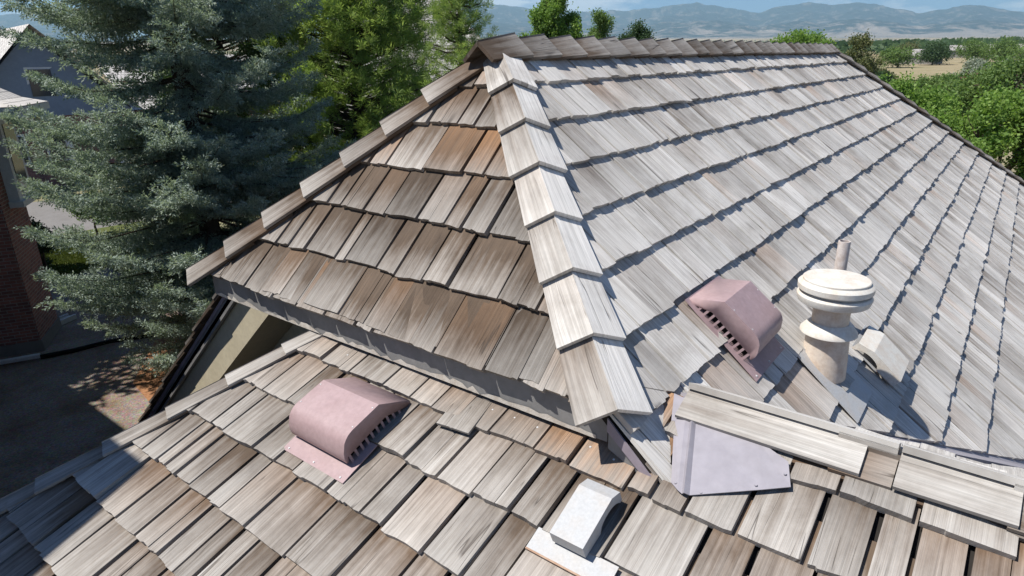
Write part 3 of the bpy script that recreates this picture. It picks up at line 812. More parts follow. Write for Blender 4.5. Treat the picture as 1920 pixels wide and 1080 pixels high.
grid_mesh("ground", Xg, Yg, ground_z(Xg, Yg), ground_material(), "structure", wrap=True)

# mountains: silhouette heights in degrees above the level, by azimuth
prof_c = [0, 60, 120, 200, 260, 330, 450, 520, 600, 700, 760, 830, 900, 960, 1040, 1060, 1120, 1200, 1290, 1350, 1420, 1500, 1560, 1620, 1700, 1760, 1830, 1920]
prof_y = [10, 11, 13, 19, 26, 36, 40, 33, 36, 22, 15, 8, 22, 30, 43, 35, 18, 8, 15, 8, 12, 28, 42, 38, 20, 14, 28, 38]
def pix_dir(x, y):
    d = CF*1.0+CR*((x-960)/FPX)-CU*((y-540)/FPX); return math.atan2(d[1], d[0]), math.degrees(math.atan2(d[2], math.hypot(d[0], d[1])))
pa, pe = zip(*[pix_dir(840+c*.5625, y*.5625) for c, y in zip(prof_c, prof_y)])
order = np.argsort(pa); pa = np.array(pa)[order]; pe = np.array(pe)[order]
az = np.linspace(math.radians(-22), math.radians(88), 560); rm = np.linspace(8200, 17000, 150)
Rm, Am = np.meshgrid(rm, az, indexing='ij')
sil = np.interp(Am, pa, pe)
wob = fbm(Am*9, Am*0+3, 4, 5)
sil = sil+.30*(fbm(Am*70, Am*0+1, 4, 12)-.5)
outside = np.clip(np.maximum(pa[0]-Am, Am-pa[-1])*12, 0, 1)
sil = sil*(1-outside)+outside*(2.6+2.6*(wob-.4))
pl = plain_deg(Am)
q = (Rm-8200)/(15200-8200)
X, Y = CAM[0]+Rm*np.cos(Am), CAM[1]+Rm*np.sin(Am)
rid = fbm(X/2600, Y/2600, 6, 2, True); rough = fbm(X/520, Y/520, 5, 4, True)
front = np.exp(-((q-.42)/.13)**2)*(.30+.75*fbm(Am*14, Am*0+9, 3, 8))
q1 = np.clip(q, 0, 1)
lift = (.50*front+(q1**2.1))
ang = pl+(sil-pl)*np.clip(lift, 0, 1.0)*np.where(q < .97, .25+.95*rid, 1.0)+.75*(rough-.5)*q1*np.clip((1-q)*6, 0, 1)
ang = np.where(q > 1, sil-(q-1)*3.2, np.minimum(ang, pl+(sil-pl)*(.35+.65*q1)))
Zm = -.09+Rm*np.tan(np.radians(ang))-np.where(q < .02, 25, 0)
def mountain_material():
    m, nt, b = new_mat("mountain_slopes")
    tc = N(nt, "ShaderNodeTexCoord").outputs['Object']
    n1 = noise(nt, tc, .0016, 8, .68, .6); n2 = noise(nt, tc, .005, 6, .65)
    geo = N(nt, "ShaderNodeNewGeometry"); sx = N(nt, "ShaderNodeSeparateXYZ"); nt.links.new(geo.outputs['Position'], sx.inputs[0])
    hz = mth(nt, 'DIVIDE', sx.outputs[2], 700.0)
    f = mth(nt, 'ADD', mth(nt, 'MULTIPLY', hz, 1.3), mth(nt, 'MULTIPLY', mth(nt, 'SUBTRACT', n1, .5), 2.2))
    f = ramp(nt, f, (.42, 0.0), (.62, 1.0))
    c = mixc(nt, f, (.40, .33, .26), (.030, .045, .035))
    c = mixc(nt, ramp(nt, n2, (.52, 0.0), (.64, .6)), c, (.38, .32, .26))
    nt.links.new(c, b.inputs['Base Color']); b.inputs['Roughness'].default_value = .95; b.inputs['Specular IOR Level'].default_value = .05
    bump(nt, b, noise(nt, tc, .0035, 8, .7, .5), 1.0, 160)
    return m
grid_mesh("mountains", X, Y, Zm, mountain_material(), "structure")

# yard between the houses
def yard_material():
    m, nt, b = new_mat("gravel_mulch")
    tc = N(nt, "ShaderNodeTexCoord").outputs['Object']
    n1 = noise(nt, tc, 1.1, 6, .65); n2 = noise(nt, tc, 30, 4, .7); vo = N(nt, "ShaderNodeTexVoronoi"); vo.inputs['Scale'].default_value = 28; nt.links.new(tc, vo.inputs['Vector'])
    c = mixc(nt, ramp(nt, n1, (.40, 0.0), (.62, 1.0)), (.30, .25, .215), (.20, .14, .10))
    c = mixc(nt, 1.0, c, ramp(nt, n2, (.3, .55), (.7, 1.25)), 'MULTIPLY')
    c = mixc(nt, .25, c, vo.outputs['Color'], 'OVERLAY')
    nt.links.new(c, b.inputs['Base Color']); b.inputs['Roughness'].default_value = .95; bump(nt, b, n2, .8, .03)
    return m
def sheet(name, pts, z, mat, kind="structure"):
    return mesh_obj(name, [(x, y, z) for x, y in pts], [list(range(len(pts)))], mat, None, kind=kind)
sheet("yard", [(-8, 0), (9, 0), (9, 20), (6, 22), (-8, 22)], ZG+.004, yard_material())
sheet("mulch_bed", [(.9, 7.5), (4.8, 7.5), (4.8, 12), (2.6, 12.4), (1.35, 10.6)], ZG+.008, paint("bark_mulch", (.36, .19, .10), .95, .1, (.20, .09, .05), 18, .9, .02))
MAT_GRASS = paint("lawn_soil", (.09, .11, .035), .95, .1, (.13, .125, .05), 3, .6)
sheet("lawn", [(2.6, 19.6), (8.5, 19.2), (9.8, 25.0), (2.0, 25.8)], ZG+.010, MAT_GRASS)
MAT_CONC = paint("pale_concrete", (.20, .19, .18), .9, .2, (.15, .14, .13), 1.5, .6)
sheet("street", [(-5, 24.5), (40, 23), (40, 33), (-5, 34)], ZG+.007, MAT_CONC)

# ------------------------------------------------------------------ foliage
def leaf_material(name, cols, trans=.35, rough=.55):
    m, nt, b = new_mat(name)
    geo = N(nt, "ShaderNodeNewGeometry")
    cr = nt.nodes.new("ShaderNodeValToRGB"); e = cr.color_ramp.elements
    while len(e) < len(cols): e.new(.5)
    for i, c in enumerate(cols): e[i].position = i/(len(cols)-1); e[i].color = (*c, 1)
    tc = N(nt, "ShaderNodeTexCoord").outputs['Object']
    f = mth(nt, 'ADD', mth(nt, 'MULTIPLY', geo.outputs['Random Per Island'], .6), mth(nt, 'MULTIPLY', noise(nt, tc, .9, 3), .5))
    f = mth(nt, 'SUBTRACT', f, .05, clamp=True)
    nt.links.new(f, cr.inputs['Fac'])
    nt.links.new(cr.outputs['Color'], b.inputs['Base Color']); b.inputs['Roughness'].default_value = rough
    b.inputs['Specular IOR Level'].default_value = .25
    tr = nt.nodes.new("ShaderNodeBsdfTranslucent"); mx = nt.nodes.new("ShaderNodeMixShader"); mx.inputs[0].default_value = trans
    br = mixc(nt, 1.0, cr.outputs['Color'], (1.25, 1.3, .8), 'MULTIPLY'); nt.links.new(br, tr.inputs['Color'])
    out = nt.nodes['Material Output']
    nt.links.new(b.outputs[0], mx.inputs[1]); nt.links.new(tr.outputs[0], mx.inputs[2]); nt.links.new(mx.outputs[0], out.inputs['Surface'])
    return m
MAT_BARK = paint("tree_bark", (.11, .085, .065), .95, .1, (.06, .045, .035), 8, .8, .02)
MAT_SPRUCE = leaf_material("blue_spruce_needles", [(.13, .18, .15), (.26, .33, .28), (.50, .56, .50)], .3, .6)
MAT_PINE = leaf_material("pine_needles", [(.13, .21, .06), (.27, .38, .115), (.48, .56, .22)], .4, .55)
MAT_LEAF = leaf_material("bright_green_leaves", [(.10, .19, .04), (.18, .30, .065), (.32, .43, .12)], .45)
MAT_LEAF2 = leaf_material("mid_green_leaves", [(.08, .15, .045), (.14, .22, .065), (.22, .30, .10)], .4)
MAT_OLIVE = leaf_material("olive_leaves", [(.08, .10, .04), (.13, .15, .06), (.21, .20, .09)], .3)
MAT_DARKLEAF = leaf_material("dark_leaves", [(.035, .07, .03), (.055, .10, .04), (.085, .14, .055)], .3)
MAT_SILVERLEAF = leaf_material("silver_leaves", [(.17, .21, .15), (.24, .28, .21), (.32, .35, .28)], .25)
MAT_REDLEAF = leaf_material("red_leaves", [(.14, .07, .05), (.2, .10, .07), (.25, .14, .09)], .25)

def rot_from_axis(D, roll):
    """(N,3) directions -> (N,3,3) columns x=D, y, z with a roll"""
    D = D/np.linalg.norm(D, axis=1, keepdims=True)
    up = np.where(np.abs(D[:, 2:3]) > .95, np.array([[1., 0, 0]]), np.array([[0., 0, 1]]))
    y = np.cross(up, D); y /= np.linalg.norm(y, axis=1, keepdims=True); z = np.cross(D, y)
    c, s = np.cos(roll)[:, None], np.sin(roll)[:, None]
    return np.stack([D, c*y+s*z, -s*y+c*z], -1)
def scatter(name, tv, tf, P, Rm, S, mat, parent):
    n, k = len(P), len(tv)
    V = np.einsum('nij,kj->nki', Rm, tv)*S[:, None, None]+P[:, None, :]
    Fq = (tf[None]+(np.arange(n)*k)[:, None, None]).reshape(-1, tf.shape[1])
    me = bpy.data.meshes.new(name); fast_mesh(me, V.reshape(-1, 3), Fq); me.materials.append(mat); me.update()
    o = bpy.data.objects.new(name, me); return link(o, parent)
def twig_template(nn, L, nl, nw, ang, r_):
    """bottle-brush twig: diamonds around an axis along +x"""
    V, F = [], []
    for i in range(nn):
        t = (i+.5)/nn; a = i*2.39996+r_.uniform(-.3, .3); th = math.radians(ang*(1-.45*t)+r_.uniform(-10, 10))
        d = np.array([math.cos(th), math.sin(th)*math.cos(a), math.sin(th)*math.sin(a)]); b = np.array([L*t, 0, 0])
        s = nrm(np.cross(d, (0.3, math.cos(a+1.3), math.sin(a+1.3)))); l = nl*(1-.3*t)*r_.uniform(.8, 1.2)
        k = len(V); V += [b, b+d*l*.55+s*nw, b+d*l, b+d*l*.55-s*nw]; F.append([k, k+1, k+2, k+3])
    return np.array(V), np.array(F)
def leaf_cluster(nl, size, r_, spread=1.0):
    V, F = [], []
    for i in range(nl):
        d = r_.normal(size=3); d = nrm(d); c = r_.normal(size=3)*size*spread
        s = nrm(np.cross(d, r_.normal(size=3))); n_ = np.cross(d, s); l = size*r_.uniform(.75, 1.25); w = l*.36
        k = len(V); V += [c, c+d*l*.5+s*w+n_*w*.25, c+d*l, c+d*l*.5-s*w+n_*w*.25]; F.append([k, k+1, k+2, k+3])
    return np.array(V), np.array(F)
def limb(mb, a, b, r0, r1, sag=0.0, seg=7, n=5):
    a, b = np.asarray(a, float), np.asarray(b, float)
    pts = []; rad = []
    j = rng.normal(size=(n, 3))*np.linalg.norm(b-a)*.025
    for i in range(n):
        t = i/(n-1); pts.append(a+(b-a)*t+np.array([0, 0, -sag*4*t*(1-t)])+(j[i] if 0 < i < n-1 else 0)); rad.append(r0+(r1-r0)*t)
    mb.tube(pts, rad, seg, False)
    return pts

def spruce(loc, height, rbase, label, zdense):
    e = empty("blue_spruce_tree", loc, label, "tree")
    loc = np.asarray(loc, float); mb = MB(); r_ = np.random.default_rng(5)
    mb.tube([loc+[0, 0, -.1], loc+[0, 0, height*.5], loc+[0, 0, height]], [.22, .13, .02], 10)
    P, D, S = [], [], []
    z = .35; k = 0
    while z < height-.3:
        dense = (loc[2]+z) < zdense
        R0 = rbase*(1-z/height)**.52*(.56+.44*min(1, z/3.0))
        nb = 9 if dense else 5; base_dense = dense
        for q in range(nb):
            az_ = k*1.1+q*2*math.pi/nb+r_.uniform(-.25, .25); Lb = R0*r_.uniform(.78, 1.08)
            zz = z+r_.uniform(-.16, .16); dip = r_.uniform(.06, .24)
            ca, sa_ = math.cos(az_), math.sin(az_)
            dense = base_dense and (ca*nrm(loc-CAM)[0]+sa_*nrm(loc-CAM)[1]) < .45
            def bp(t): return loc+np.array([ca*Lb*t, sa_*Lb*t, zz-Lb*dip*math.sin(t*2.2)*1.1+Lb*.16*t**3])
            mb.tube([bp(0), bp(.35), bp(.7), bp(.93)], [.028, .018, .010, .003], 5, False)
            step = .105 if dense else .2
            t = .15
            while t < 1.0:
                b0 = bp(t); fw = nrm(bp(min(t+.05, 1.05))-bp(t-.05)); side = nrm(np.cross(fw, (0, 0, 1)))
                bl = (.50*(1-t)+.17)*min(Lb, 2.6)/2.2*r_.uniform(.7, 1.2)
                for sg in (-1, 1):
                    dr = nrm(fw*r_.uniform(.55, .95)+side*sg+np.array([0, 0, r_.uniform(-.35, .18)]))
                    m_ = max(2, int(bl/(.062 if dense else .12)))
                    for w in range(m_):
                        tt = (w+.6)/m_; q0 = b0+dr*bl*tt+np.array([0, 0, -.10*bl*tt*tt])
                        s2 = nrm(np.cross(dr, (0, 0, 1)))
                        for sg2 in ((-1, 1) if w < m_-1 else (0,)):
                            P.append(q0+r_.normal(size=3)*.018); D.append(nrm(dr*.75+s2*sg2*.75+r_.normal(size=3)*.28+np.array([0, 0, r_.uniform(-.45, .35)]))); S.append(r_.uniform(.75, 1.25)*(1 if dense else 1.6))
                P.append(b0+[0, 0, .01]); D.append(nrm(fw+np.array([0, 0, .35])+r_.normal(size=3)*.25)); S.append(1.0 if dense else 1.7)
                t += step/Lb*r_.uniform(.8, 1.2)
            for w in range(5): P.append(bp(.96)+r_.normal(size=3)*.02); D.append(nrm(nrm(bp(1)-bp(.9))+r_.normal(size=3)*.35)); S.append(1.1)
        z += .28 if dense else .62; k += 1
    shade_auto(mb.build("trunk", MAT_BARK, e))
    P, D, S = np.array(P)-loc, np.array(D), np.array(S)
    tv, tf = twig_template(9, .12, .072, .0092, 52, r_)
    scatter("crown", tv, tf, P, rot_from_axis(D, r_.uniform(0, 6.28, len(P))), S, MAT_SPRUCE, e)
    return e, len(P)
def pine(loc, height, z0, width, label, seed, clumps, mat=None, tuft=1.0):
    e = empty("pine_tree", loc, label, "tree")
    loc = np.asarray(loc, float); mb = MB(); r_ = np.random.default_rng(seed)
    mb.tube([loc+[0, 0, -.1], loc+[.1, .1, height*.5], loc+[0, 0, height]], [.2, .12, .02], 9)
    P, D, S = [], [], []
    for c in range(clumps):
        h_ = z0+(height-z0)*r_.uniform(0, 1)**.9; t = (h_-z0)/(height-z0)
        R0 = width*(1-t)**.55*(.55+.45*min(1, t*4))+.25; az_ = r_.uniform(0, 6.283); rad = R0*(r_.uniform(.25, 1))**.6
        a = loc+np.array([0, 0, h_-.25*rad]); b = loc+np.array([math.cos(az_)*rad, math.sin(az_)*rad, h_+r_.uniform(-.1, .2)])
        mb.tube([a, (a+b)/2+[0, 0, -.06], b], [.03, .02, .007], 5, False)
        outd = nrm(b-a+np.array([0, 0, .25]))
        nt_ = int(r_.integers(9, 17))
        for i in range(nt_):
            off = r_.normal(size=3)*np.array([.17, .17, .12])-outd*r_.uniform(0, .25)
            P.append(b+off); D.append(nrm(outd+np.array([0, 0, .55])+r_.normal(size=3)*.55)); S.append(r_.uniform(.75, 1.25)*tuft)
    shade_auto(mb.build("trunk", MAT_BARK, e))
    tv, tf = twig_template(20, .11, .125, .0060, 66, r_)
    P, D, S = np.array(P)-loc, np.array(D), np.array(S)
    scatter("crown", tv, tf, P, rot_from_axis(D, r_.uniform(0, 6.28, len(P))), S, mat or MAT_PINE, e)
    return e, len(P)
def leafy(name, loc, top, lobes, nclus, lsize, mat, label, seed, group=None, nl=5, cat="tree", trunk_r=.16, crown_lo=None):
    """deciduous tree: lobes = (dx, dy, z above base, rx, rz)"""
    e = empty(name, loc, label, cat, group); loc = np.asarray(loc, float); r_ = np.random.default_rng(seed); mb = MB()
    vol = np.array([l[3]**2*l[4] for l in lobes])**.67; cnt = (nclus*vol/vol.sum()).astype(int)
    zc = np.mean([l[2] for l in lobes]); fork = loc+np.array([0, 0, zc*.45])
    limb(mb, loc+[0, 0, -.2], fork, trunk_r, trunk_r*.7, 0, 9, 4)
    P = []
    for (dx, dy, z, rx, rz), n_ in zip(lobes, cnt):
        c = loc+np.array([dx, dy, z]); tip = limb(mb, fork, c+[0, 0, rz*.5], trunk_r*.5, trunk_r*.10, 0, 6, 5)
        for i in range(5):
            v = nrm(r_.normal(size=3)); limb(mb, tip[2+i % 3], c+v*np.array([rx, rx, rz])*.75, trunk_r*.16, .008, 0, 4, 4)
        # sub-clumps give light and dark masses and gaps
        ns = max(7, int(13*(rx/1.2)**1.2)); sub = r_.normal(size=(ns, 3)); sub /= np.linalg.norm(sub, axis=1, keepdims=True); sub *= r_.uniform(.55, 1.0, (ns, 1))
        w = r_.integers(0, ns, n_); g = sub[w]+r_.normal(size=(n_, 3))*.15
        P.append(c+g*np.array([rx, rx, rz]))
    P = np.concatenate(P)-loc
    shade_auto(mb.build("trunk", MAT_BARK, e))
    tv, tf = leaf_cluster(nl, lsize, r_, 1.1)
    D = r_.normal(size=(len(P), 3)); D[:, 2] = D[:, 2]*.7
    scatter("crown", tv, tf, P, rot_from_axis(D, r_.uniform(0, 6.28, len(P))), r_.uniform(.7, 1.3, len(P)), mat, e)
    return e

_, n_tw = spruce((3.10, 9.9, ZG), 16.5, 3.35, "large blue spruce with dense pale blue-green needles left of the roof", 1.6)
pine((8.1, 11.2, ZG), 10.5, .8, 3.0, "bushy yellow-green pine between the blue spruce and the roof peak", 3, 980, None, 1.42)
pine((8.6, 8.0, ZG), 7.9, 3.4, .8, "slim pine just left of the roof peak, narrower than the others", 9, 150)
pine((5.6, 13.0, ZG), 9.5, 1.5, 2.2, "dark pine standing close behind the blue spruce", 21, 200, MAT_DARKLEAF, 1.7)  # darker needle colour than the other pines

def lobes_rand(seed, n, w, z0, z1, r0, r1):
    r_ = np.random.default_rng(seed); out = []
    for i in range(n):
        a = r_.uniform(0, 6.28); d = w*math.sqrt(r_.uniform(0, 1)); z = r_.uniform(z0, z1); k = 1-.5*max(0, (z-z0)/(z1-z0)-.5)
        out.append((math.cos(a)*d*k, math.sin(a)*d*k, z, r_.uniform(r0, r1), r_.uniform(r0, r1)*.85))
    return out
# over the ridge
leafy("cottonwood_tree", (22.6, 14.9, ZG), 9, [(0, .1, 7.6, .75, 1.1), (.2, -.5, 7.0, .6, .8), (-.3, .7, 6.8, .7, .8), (.4, .9, 6.3, .5, .5), (-.1, -.2, 8.5, .45, .6), (0, 0, 5.9, 1.1, .9), (.1, -1.0, 6.3, .6, .6), (-.2, .3, 7.9, .8, .9), (.1, 1.1, 6.9, .6, .7)], 8500, .085, MAT_LEAF, "tall bright green tree rising above the roof ridge", 31)
leafy("cottonwood_tree", (25.3, 14.2, ZG), 8, [(0, 0, 7.2, .55, .75), (.1, .3, 6.4, .7, .7), (0, -.35, 6.3, .5, .6), (0, 0, 5.5, .8, .6), (0, .15, 6.7, .7, .8)], 3400, .085, MAT_LEAF2, "small open-crowned tree over the ridge, middle of three", 32)
leafy("cottonwood_tree", (28.2, 13.8, ZG), 8, [(0, 0, 6.9, .6, .65), (.1, .5, 6.3, .6, .6), (0, -.5, 6.3, .6, .6), (0, 0, 5.4, .9, .6), (0, 0, 6.5, .8, .8)], 4500, .08, MAT_DARKLEAF, "small dark rounded tree over the ridge, rightmost of three", 33)
leafy("garden_tree", (47.8, 11.0, ZG), 8, lobes_rand(4, 8, 1.8, 4.8, 6.6, .7, 1.1), 3000, .13, MAT_LEAF, "light green treetop just showing above the right end of the ridge", 34)
# right-hand mass
gr = "leafy trees right of the roof"
leafy("ash_tree", (21.6, .6, ZG), 6, lobes_rand(41, 12, 1.9, 2.6, 4.5, .8, 1.15), 11000, .085, MAT_LEAF, "bright green tree beside the right hip, nearest to the ridge end", 41, gr)
leafy("ash_tree", (20.4, -2.0, ZG), 6, lobes_rand(42, 12, 1.9, 2.4, 4.3, .8, 1.15), 11000, .085, MAT_LEAF, "bright green tree at the right edge of the view, above the lower hip", 42, gr)
leafy("ash_tree", (16.6, -1.1, ZG), 5, lobes_rand(43, 11, 1.6, 1.4, 3.0, .7, 1.05), 11000, .075, MAT_LEAF, "nearest bright green tree, low against the hip edge of the roof", 43, gr)
leafy("ash_tree", (30.0, -1.6, ZG), 6, lobes_rand(44, 11, 2.3, 2.8, 4.6, .9, 1.3), 9000, .10, MAT_LEAF2, "deeper green tree behind the bright tree at the right edge", 44, gr)
leafy("ash_tree", (26.5, 2.4, ZG), 6, lobes_rand(45, 10, 1.8, 2.2, 4.0, .8, 1.2), 8000, .095, MAT_LEAF2, "mid green tree half hidden behind the bright tree by the hip", 45, gr)
# further off
gr = "trees in the middle distance"
leafy("willow_tree", (68, 11.0, ZG), 8, lobes_rand(51, 14, 3.4, 2.8, 6.1, 1.0, 1.5), 6500, .17, MAT_OLIVE, "tall olive-green tree beyond the right end of the ridge", 51, gr)
leafy("willow_tree", (54, 6.9, ZG), 6, lobes_rand(52, 8, 1.7, 2.4, 4.6, .9, 1.2), 4500, .13, MAT_DARKLEAF, "dark green tree in front of the tall olive-green tree", 52, gr)
leafy("willow_tree", (76, 5.6, ZG), 6, lobes_rand(53, 10, 2.8, 1.2, 3.0, .9, 1.3), 5000, .16, MAT_LEAF2, "round green tree right of the olive-green tree, before the dry field", 53, gr)
for i, (x, y, rr_, lb) in enumerate([(119, 4.8, 3.0, "silver-green tree by the dry field, leftmost of the silver trees"), (112, 1.2, 3.2, "silver-green tree, second from the dry field"), (104, -2.4, 3.0, "silver-green tree at the right edge of the view")]):
    leafy("russian_olive_tree", (x, y, ZG), 6, lobes_rand(60+i, 9, rr_, 1.6, 3.6, 1.0, 1.4), 4200, .20, MAT_SILVERLEAF, lb, 60+i, "silver-green trees by the field")
leafy("red_shrub", (93, 2.2, ZG), 4, lobes_rand(66, 6, 1.6, 1.4, 3.0, .8, 1.1), 1800, .18, MAT_REDLEAF, "dull red shrub in front of the silver-green trees", 66, cat="shrub")
# dry field and the far suburb
def gz(x, y): return float(ground_z(np.array([float(x)]), np.array([float(y)]))[0])
def draped(name, pts, n, mat, dz):
    V, F = [], []; a, b, c, d = [np.array(q, float) for q in pts]
    for i in range(n+1):
        for j in range(n+1):
            s, t = i/n, j/n; q = (a*(1-s)+b*s)*(1-t)+(d*(1-s)+c*s)*t; V.append((q[0], q[1], gz(q[0], q[1])+dz))
    for i in range(n):
        for j in range(n): F.append([i*(n+1)+j, (i+1)*(n+1)+j, (i+1)*(n+1)+j+1, i*(n+1)+j+1])
    return mesh_obj(name, V, F, mat, None, kind="structure")
draped("dry_field", [(150, 22), (150, 3), (330, 2), (330, 46)], 10, paint("dry_grass", (.30, .25, .16), .95, .05, (.20, .19, .10), .05, .8), .25)
far_specs = []
r_f = np.random.default_rng(77)
variants = []
protos = []
def far_tree(x, y, hgt, wid, mat, label, seed, n=900):
    leafy("distant_tree", (x, y, gz(x, y)), hgt, lobes_rand(seed, 8, wid*.55, hgt*.45, hgt*.8, wid*.32, wid*.45), n, hgt*.065, mat, label, seed, "distant trees beyond the field", nl=4, trunk_r=.25)
far_list = [(210, 27, 8.5, 7, MAT_LEAF2, "rounded distant tree left of the far grey roofs"), (230, 21, 9.5, 7, MAT_DARKLEAF, "dark distant tree between the far grey roofs"), (250, 12, 10.5, 9, MAT_LEAF2, "tallest distant tree behind the dry field"),
            (235, 4, 9.0, 9, MAT_LEAF2, "distant tree right of the far middle roof"), (180, -1.5, 8.5, 10, MAT_LEAF2, "broad distant tree at the right edge behind the silver trees"), (270, 34, 9.5, 8, MAT_OLIVE, "olive distant tree behind the tall willow"), (300, -4, 10, 9, MAT_DARKLEAF, "dark distant tree far right on the skyline")]
for i, t in enumerate(far_list): far_tree(t[0], t[1], t[2]*.62, t[3]*.8, t[4], t[5], 80+i, 1400)
# far houses
def far_house(x, y, w, d, hgt, rot, wallc, roofm, label):
    z = gz(x, y); e = empty("distant_house", (x, y, z), label, "house", "distant houses among trees")
    c, s = math.cos(rot), math.sin(rot); T = lambda a, b, zz: (x+a*c-b*s, y+a*s+b*c, z+zz)
    mb = MB(); mb.prism([T(-w/2, -d/2, -1), T(w/2, -d/2, -1), T(w/2, d/2, -1), T(-w/2, d/2, -1)], (0, 0, hgt+1)); mb.build("wall", wallc, e)
    mb = MB(); o_ = .5; rh = hgt+d*.26
    mb.prism([T(-w/2-o_, -d/2-o_, hgt-.2), T(-w/2-o_, d/2+o_, hgt-.2), T(-w/2-o_, 0, rh)], np.array(T(w/2+o_, 0, 0))-np.array(T(-w/2-o_, 0, 0))); mb.build("roof", roofm, e)
    for k in range(3):
        mb = MB(); a = -w/2+w*(k+.6)/3.4; mb.prism([T(a, -d/2-.04, .9), T(a+1.2, -d/2-.04, .9), T(a+1.2, -d/2-.04, 2.1), T(a, -d/2-.04, 2.1)], np.array(T(0, .06, 0))-np.array(T(0, 0, 0))); mb.build("window", MAT_GLASS, e)
MAT_FARROOF = paint("far_grey_roof", (.34, .32, .31), .9, .1, (.26, .24, .23), .3, .6)
MAT_FARWALL = paint("far_pale_wall", (.30, .28, .26), .9, .1)
far_house(242, 25.5, 10, 7, 2.8, 1.3, MAT_FARWALL, MAT_FARROOF, "distant grey-roofed house left of the dry field")
far_house(330, 19, 13, 8, 3.0, 1.7, MAT_FARWALL, MAT_FARROOF, "distant grey-roofed house at the back of the dry field")
far_house(300, 5.5, 12, 8, 3.0, 1.4, MAT_FARWALL, MAT_FARROOF, "distant grey-roofed house behind the silver trees")
# far woods: one mass of small crowns
nw = 5200
az_w = r_f.uniform(math.radians(-25), math.radians(60), nw); rw = np.exp(r_f.uniform(math.log(340), math.log(4200), nw))
keep = fbm(az_w*40, np.log(rw)*5, 3, 3) > .40; az_w, rw = az_w[keep], rw[keep]
xw, yw = CAM[0]+rw*np.cos(az_w), CAM[1]+rw*np.sin(az_w); zw = ground_z(xw, yw)
hw = r_f.uniform(5, 10, len(xw))
tv, tf = leaf_cluster(26, .48, r_f, .62); tv[:, 2] *= .85
Pw = np.stack([xw, yw, zw+hw*.45], -1); Rw = rot_from_axis(np.stack([np.cos(az_w*9), np.sin(az_w*9), 0*az_w], -1), 0*az_w)
wo = scatter("distant_woods", tv, tf, Pw, Rw, hw*.62, MAT_DARKLEAF, None); wo["kind"] = "stuff"; wo["label"] = "belt of dark trees far off on the plain"

# ------------------------------------------------------------------ grass, bushes, neighbours
gx = r_f.uniform(2.8, 9.0, 5000); gy = r_f.uniform(19.4, 23.4, 5000)
tv, tf = twig_template(7, .02, .12, .012, 40, r_f)
go = scatter("grass", tv, tf, np.stack([gx, gy, gx*0+ZG+.012], -1), rot_from_axis(np.tile([[0, 0, 1.]], (5000, 1))+r_f.normal(size=(5000, 3))*.2, r_f.uniform(0, 6, 5000)), r_f.uniform(.7, 1.4, 5000), leaf_material("lawn_grass", [(.07, .10, .02), (.11, .14, .03), (.15, .17, .045)], .2), None)
go["kind"] = "stuff"; go["label"] = "small strip of yellow-green lawn behind the spruce"
leafy("garden_shrub", (2.9, 20.0, ZG), 2, lobes_rand(91, 6, .55, .5, 1.3, .4, .6), 2600, .06, MAT_DARKLEAF, "dark round shrub at the corner of the brick house", 91, cat="shrub", trunk_r=.05)
leafy("garden_shrub", (4.3, 17.6, ZG), 1.5, lobes_rand(92, 4, .3, .4, .8, .25, .4), 900, .07, MAT_LEAF2, "small green shrub at the edge of the gravel yard", 92, cat="shrub", trunk_r=.03)
leafy("garden_shrub", (5.6, 23.5, ZG), 2.5, lobes_rand(93, 5, .7, .8, 1.9, .5, .7), 2200, .07, MAT_LEAF2, "mid green shrub beyond the lawn strip", 93, cat="shrub", trunk_r=.05)

# brick neighbour, turned about 30 degrees
K2 = arr(.86, 13.9); eA = nrm(arr(.71, 1.2)); eB = arr(-eA[1], eA[0])
K1 = K2+eA*1.45
nb = empty("brick_house", (K2[0], K2[1], ZG), "red brick neighbour house with white corner trim at the left edge", "house")
ze = -.82
ring = [K2, K1, K1+eB*10, K2+eB*10]
ring2 = [K1+eB*1.85+eA*.01, K1+eB*1.85+eA*6, K1+eB*10+eA*6, K1+eB*10+eA*.01]
brick_prism("wall", [tuple(q) for q in ring2], ZG+.25, ze+1.7, nb)  # unseen rear block, placed and raised to shade the ground
mb = MB(); mb.prism([(*(q_+(q_-np.mean(ring2, axis=0))*.04), ze+1.7) for q_ in ring2], (0, 0, .15)); mb.build("roof", MAT_SHINGLE, nb)
brick_prism("wall", [tuple(q) for q in ring], ZG+.25, ze, nb)
mb = MB(); n_o = -eB
mb.box((*(K2-eA*.02+n_o*.03), ZG-.1), (*(eA*1.5), 0), (*(-n_o*.5), 0), (0, 0, .36)); mb.box((*(K2+n_o*.02-eA*.03), ZG-.1), (*(eB*8), 0), (*(eA*.4), 0), (0, 0, .345)); mb.build("foundation", MAT_CONC, nb)
# projecting white bay on the face toward the roof
MAT_TRIM = paint("white_trim", (.58, .60, .62), .6, .3, (.6, .62, .64), 3, .4)
b0 = K1-eA*.95+n_o*.0
mb = MB(); mb.box((*b0, -2.75), (*(eA*.95), 0), (*(n_o*.20), 0), (0, 0, ze+2.75)); bay = mb.build("bay", MAT_TRIM, nb)
mb = MB(); mb.box((*(b0+eA*.16+n_o*.202), -2.55), (*(eA*.62), 0), (*(n_o*.012), 0), (0, 0, 1.40)); mb.build("pane", MAT_GLASS, bay)
mb = MB(); mb.box((*(b0-eA*.06), -2.86), (*(eA*1.07), 0), (*(n_o*.26), 0), (0, 0, .12)); mb.build("sill", MAT_TRIM, bay)
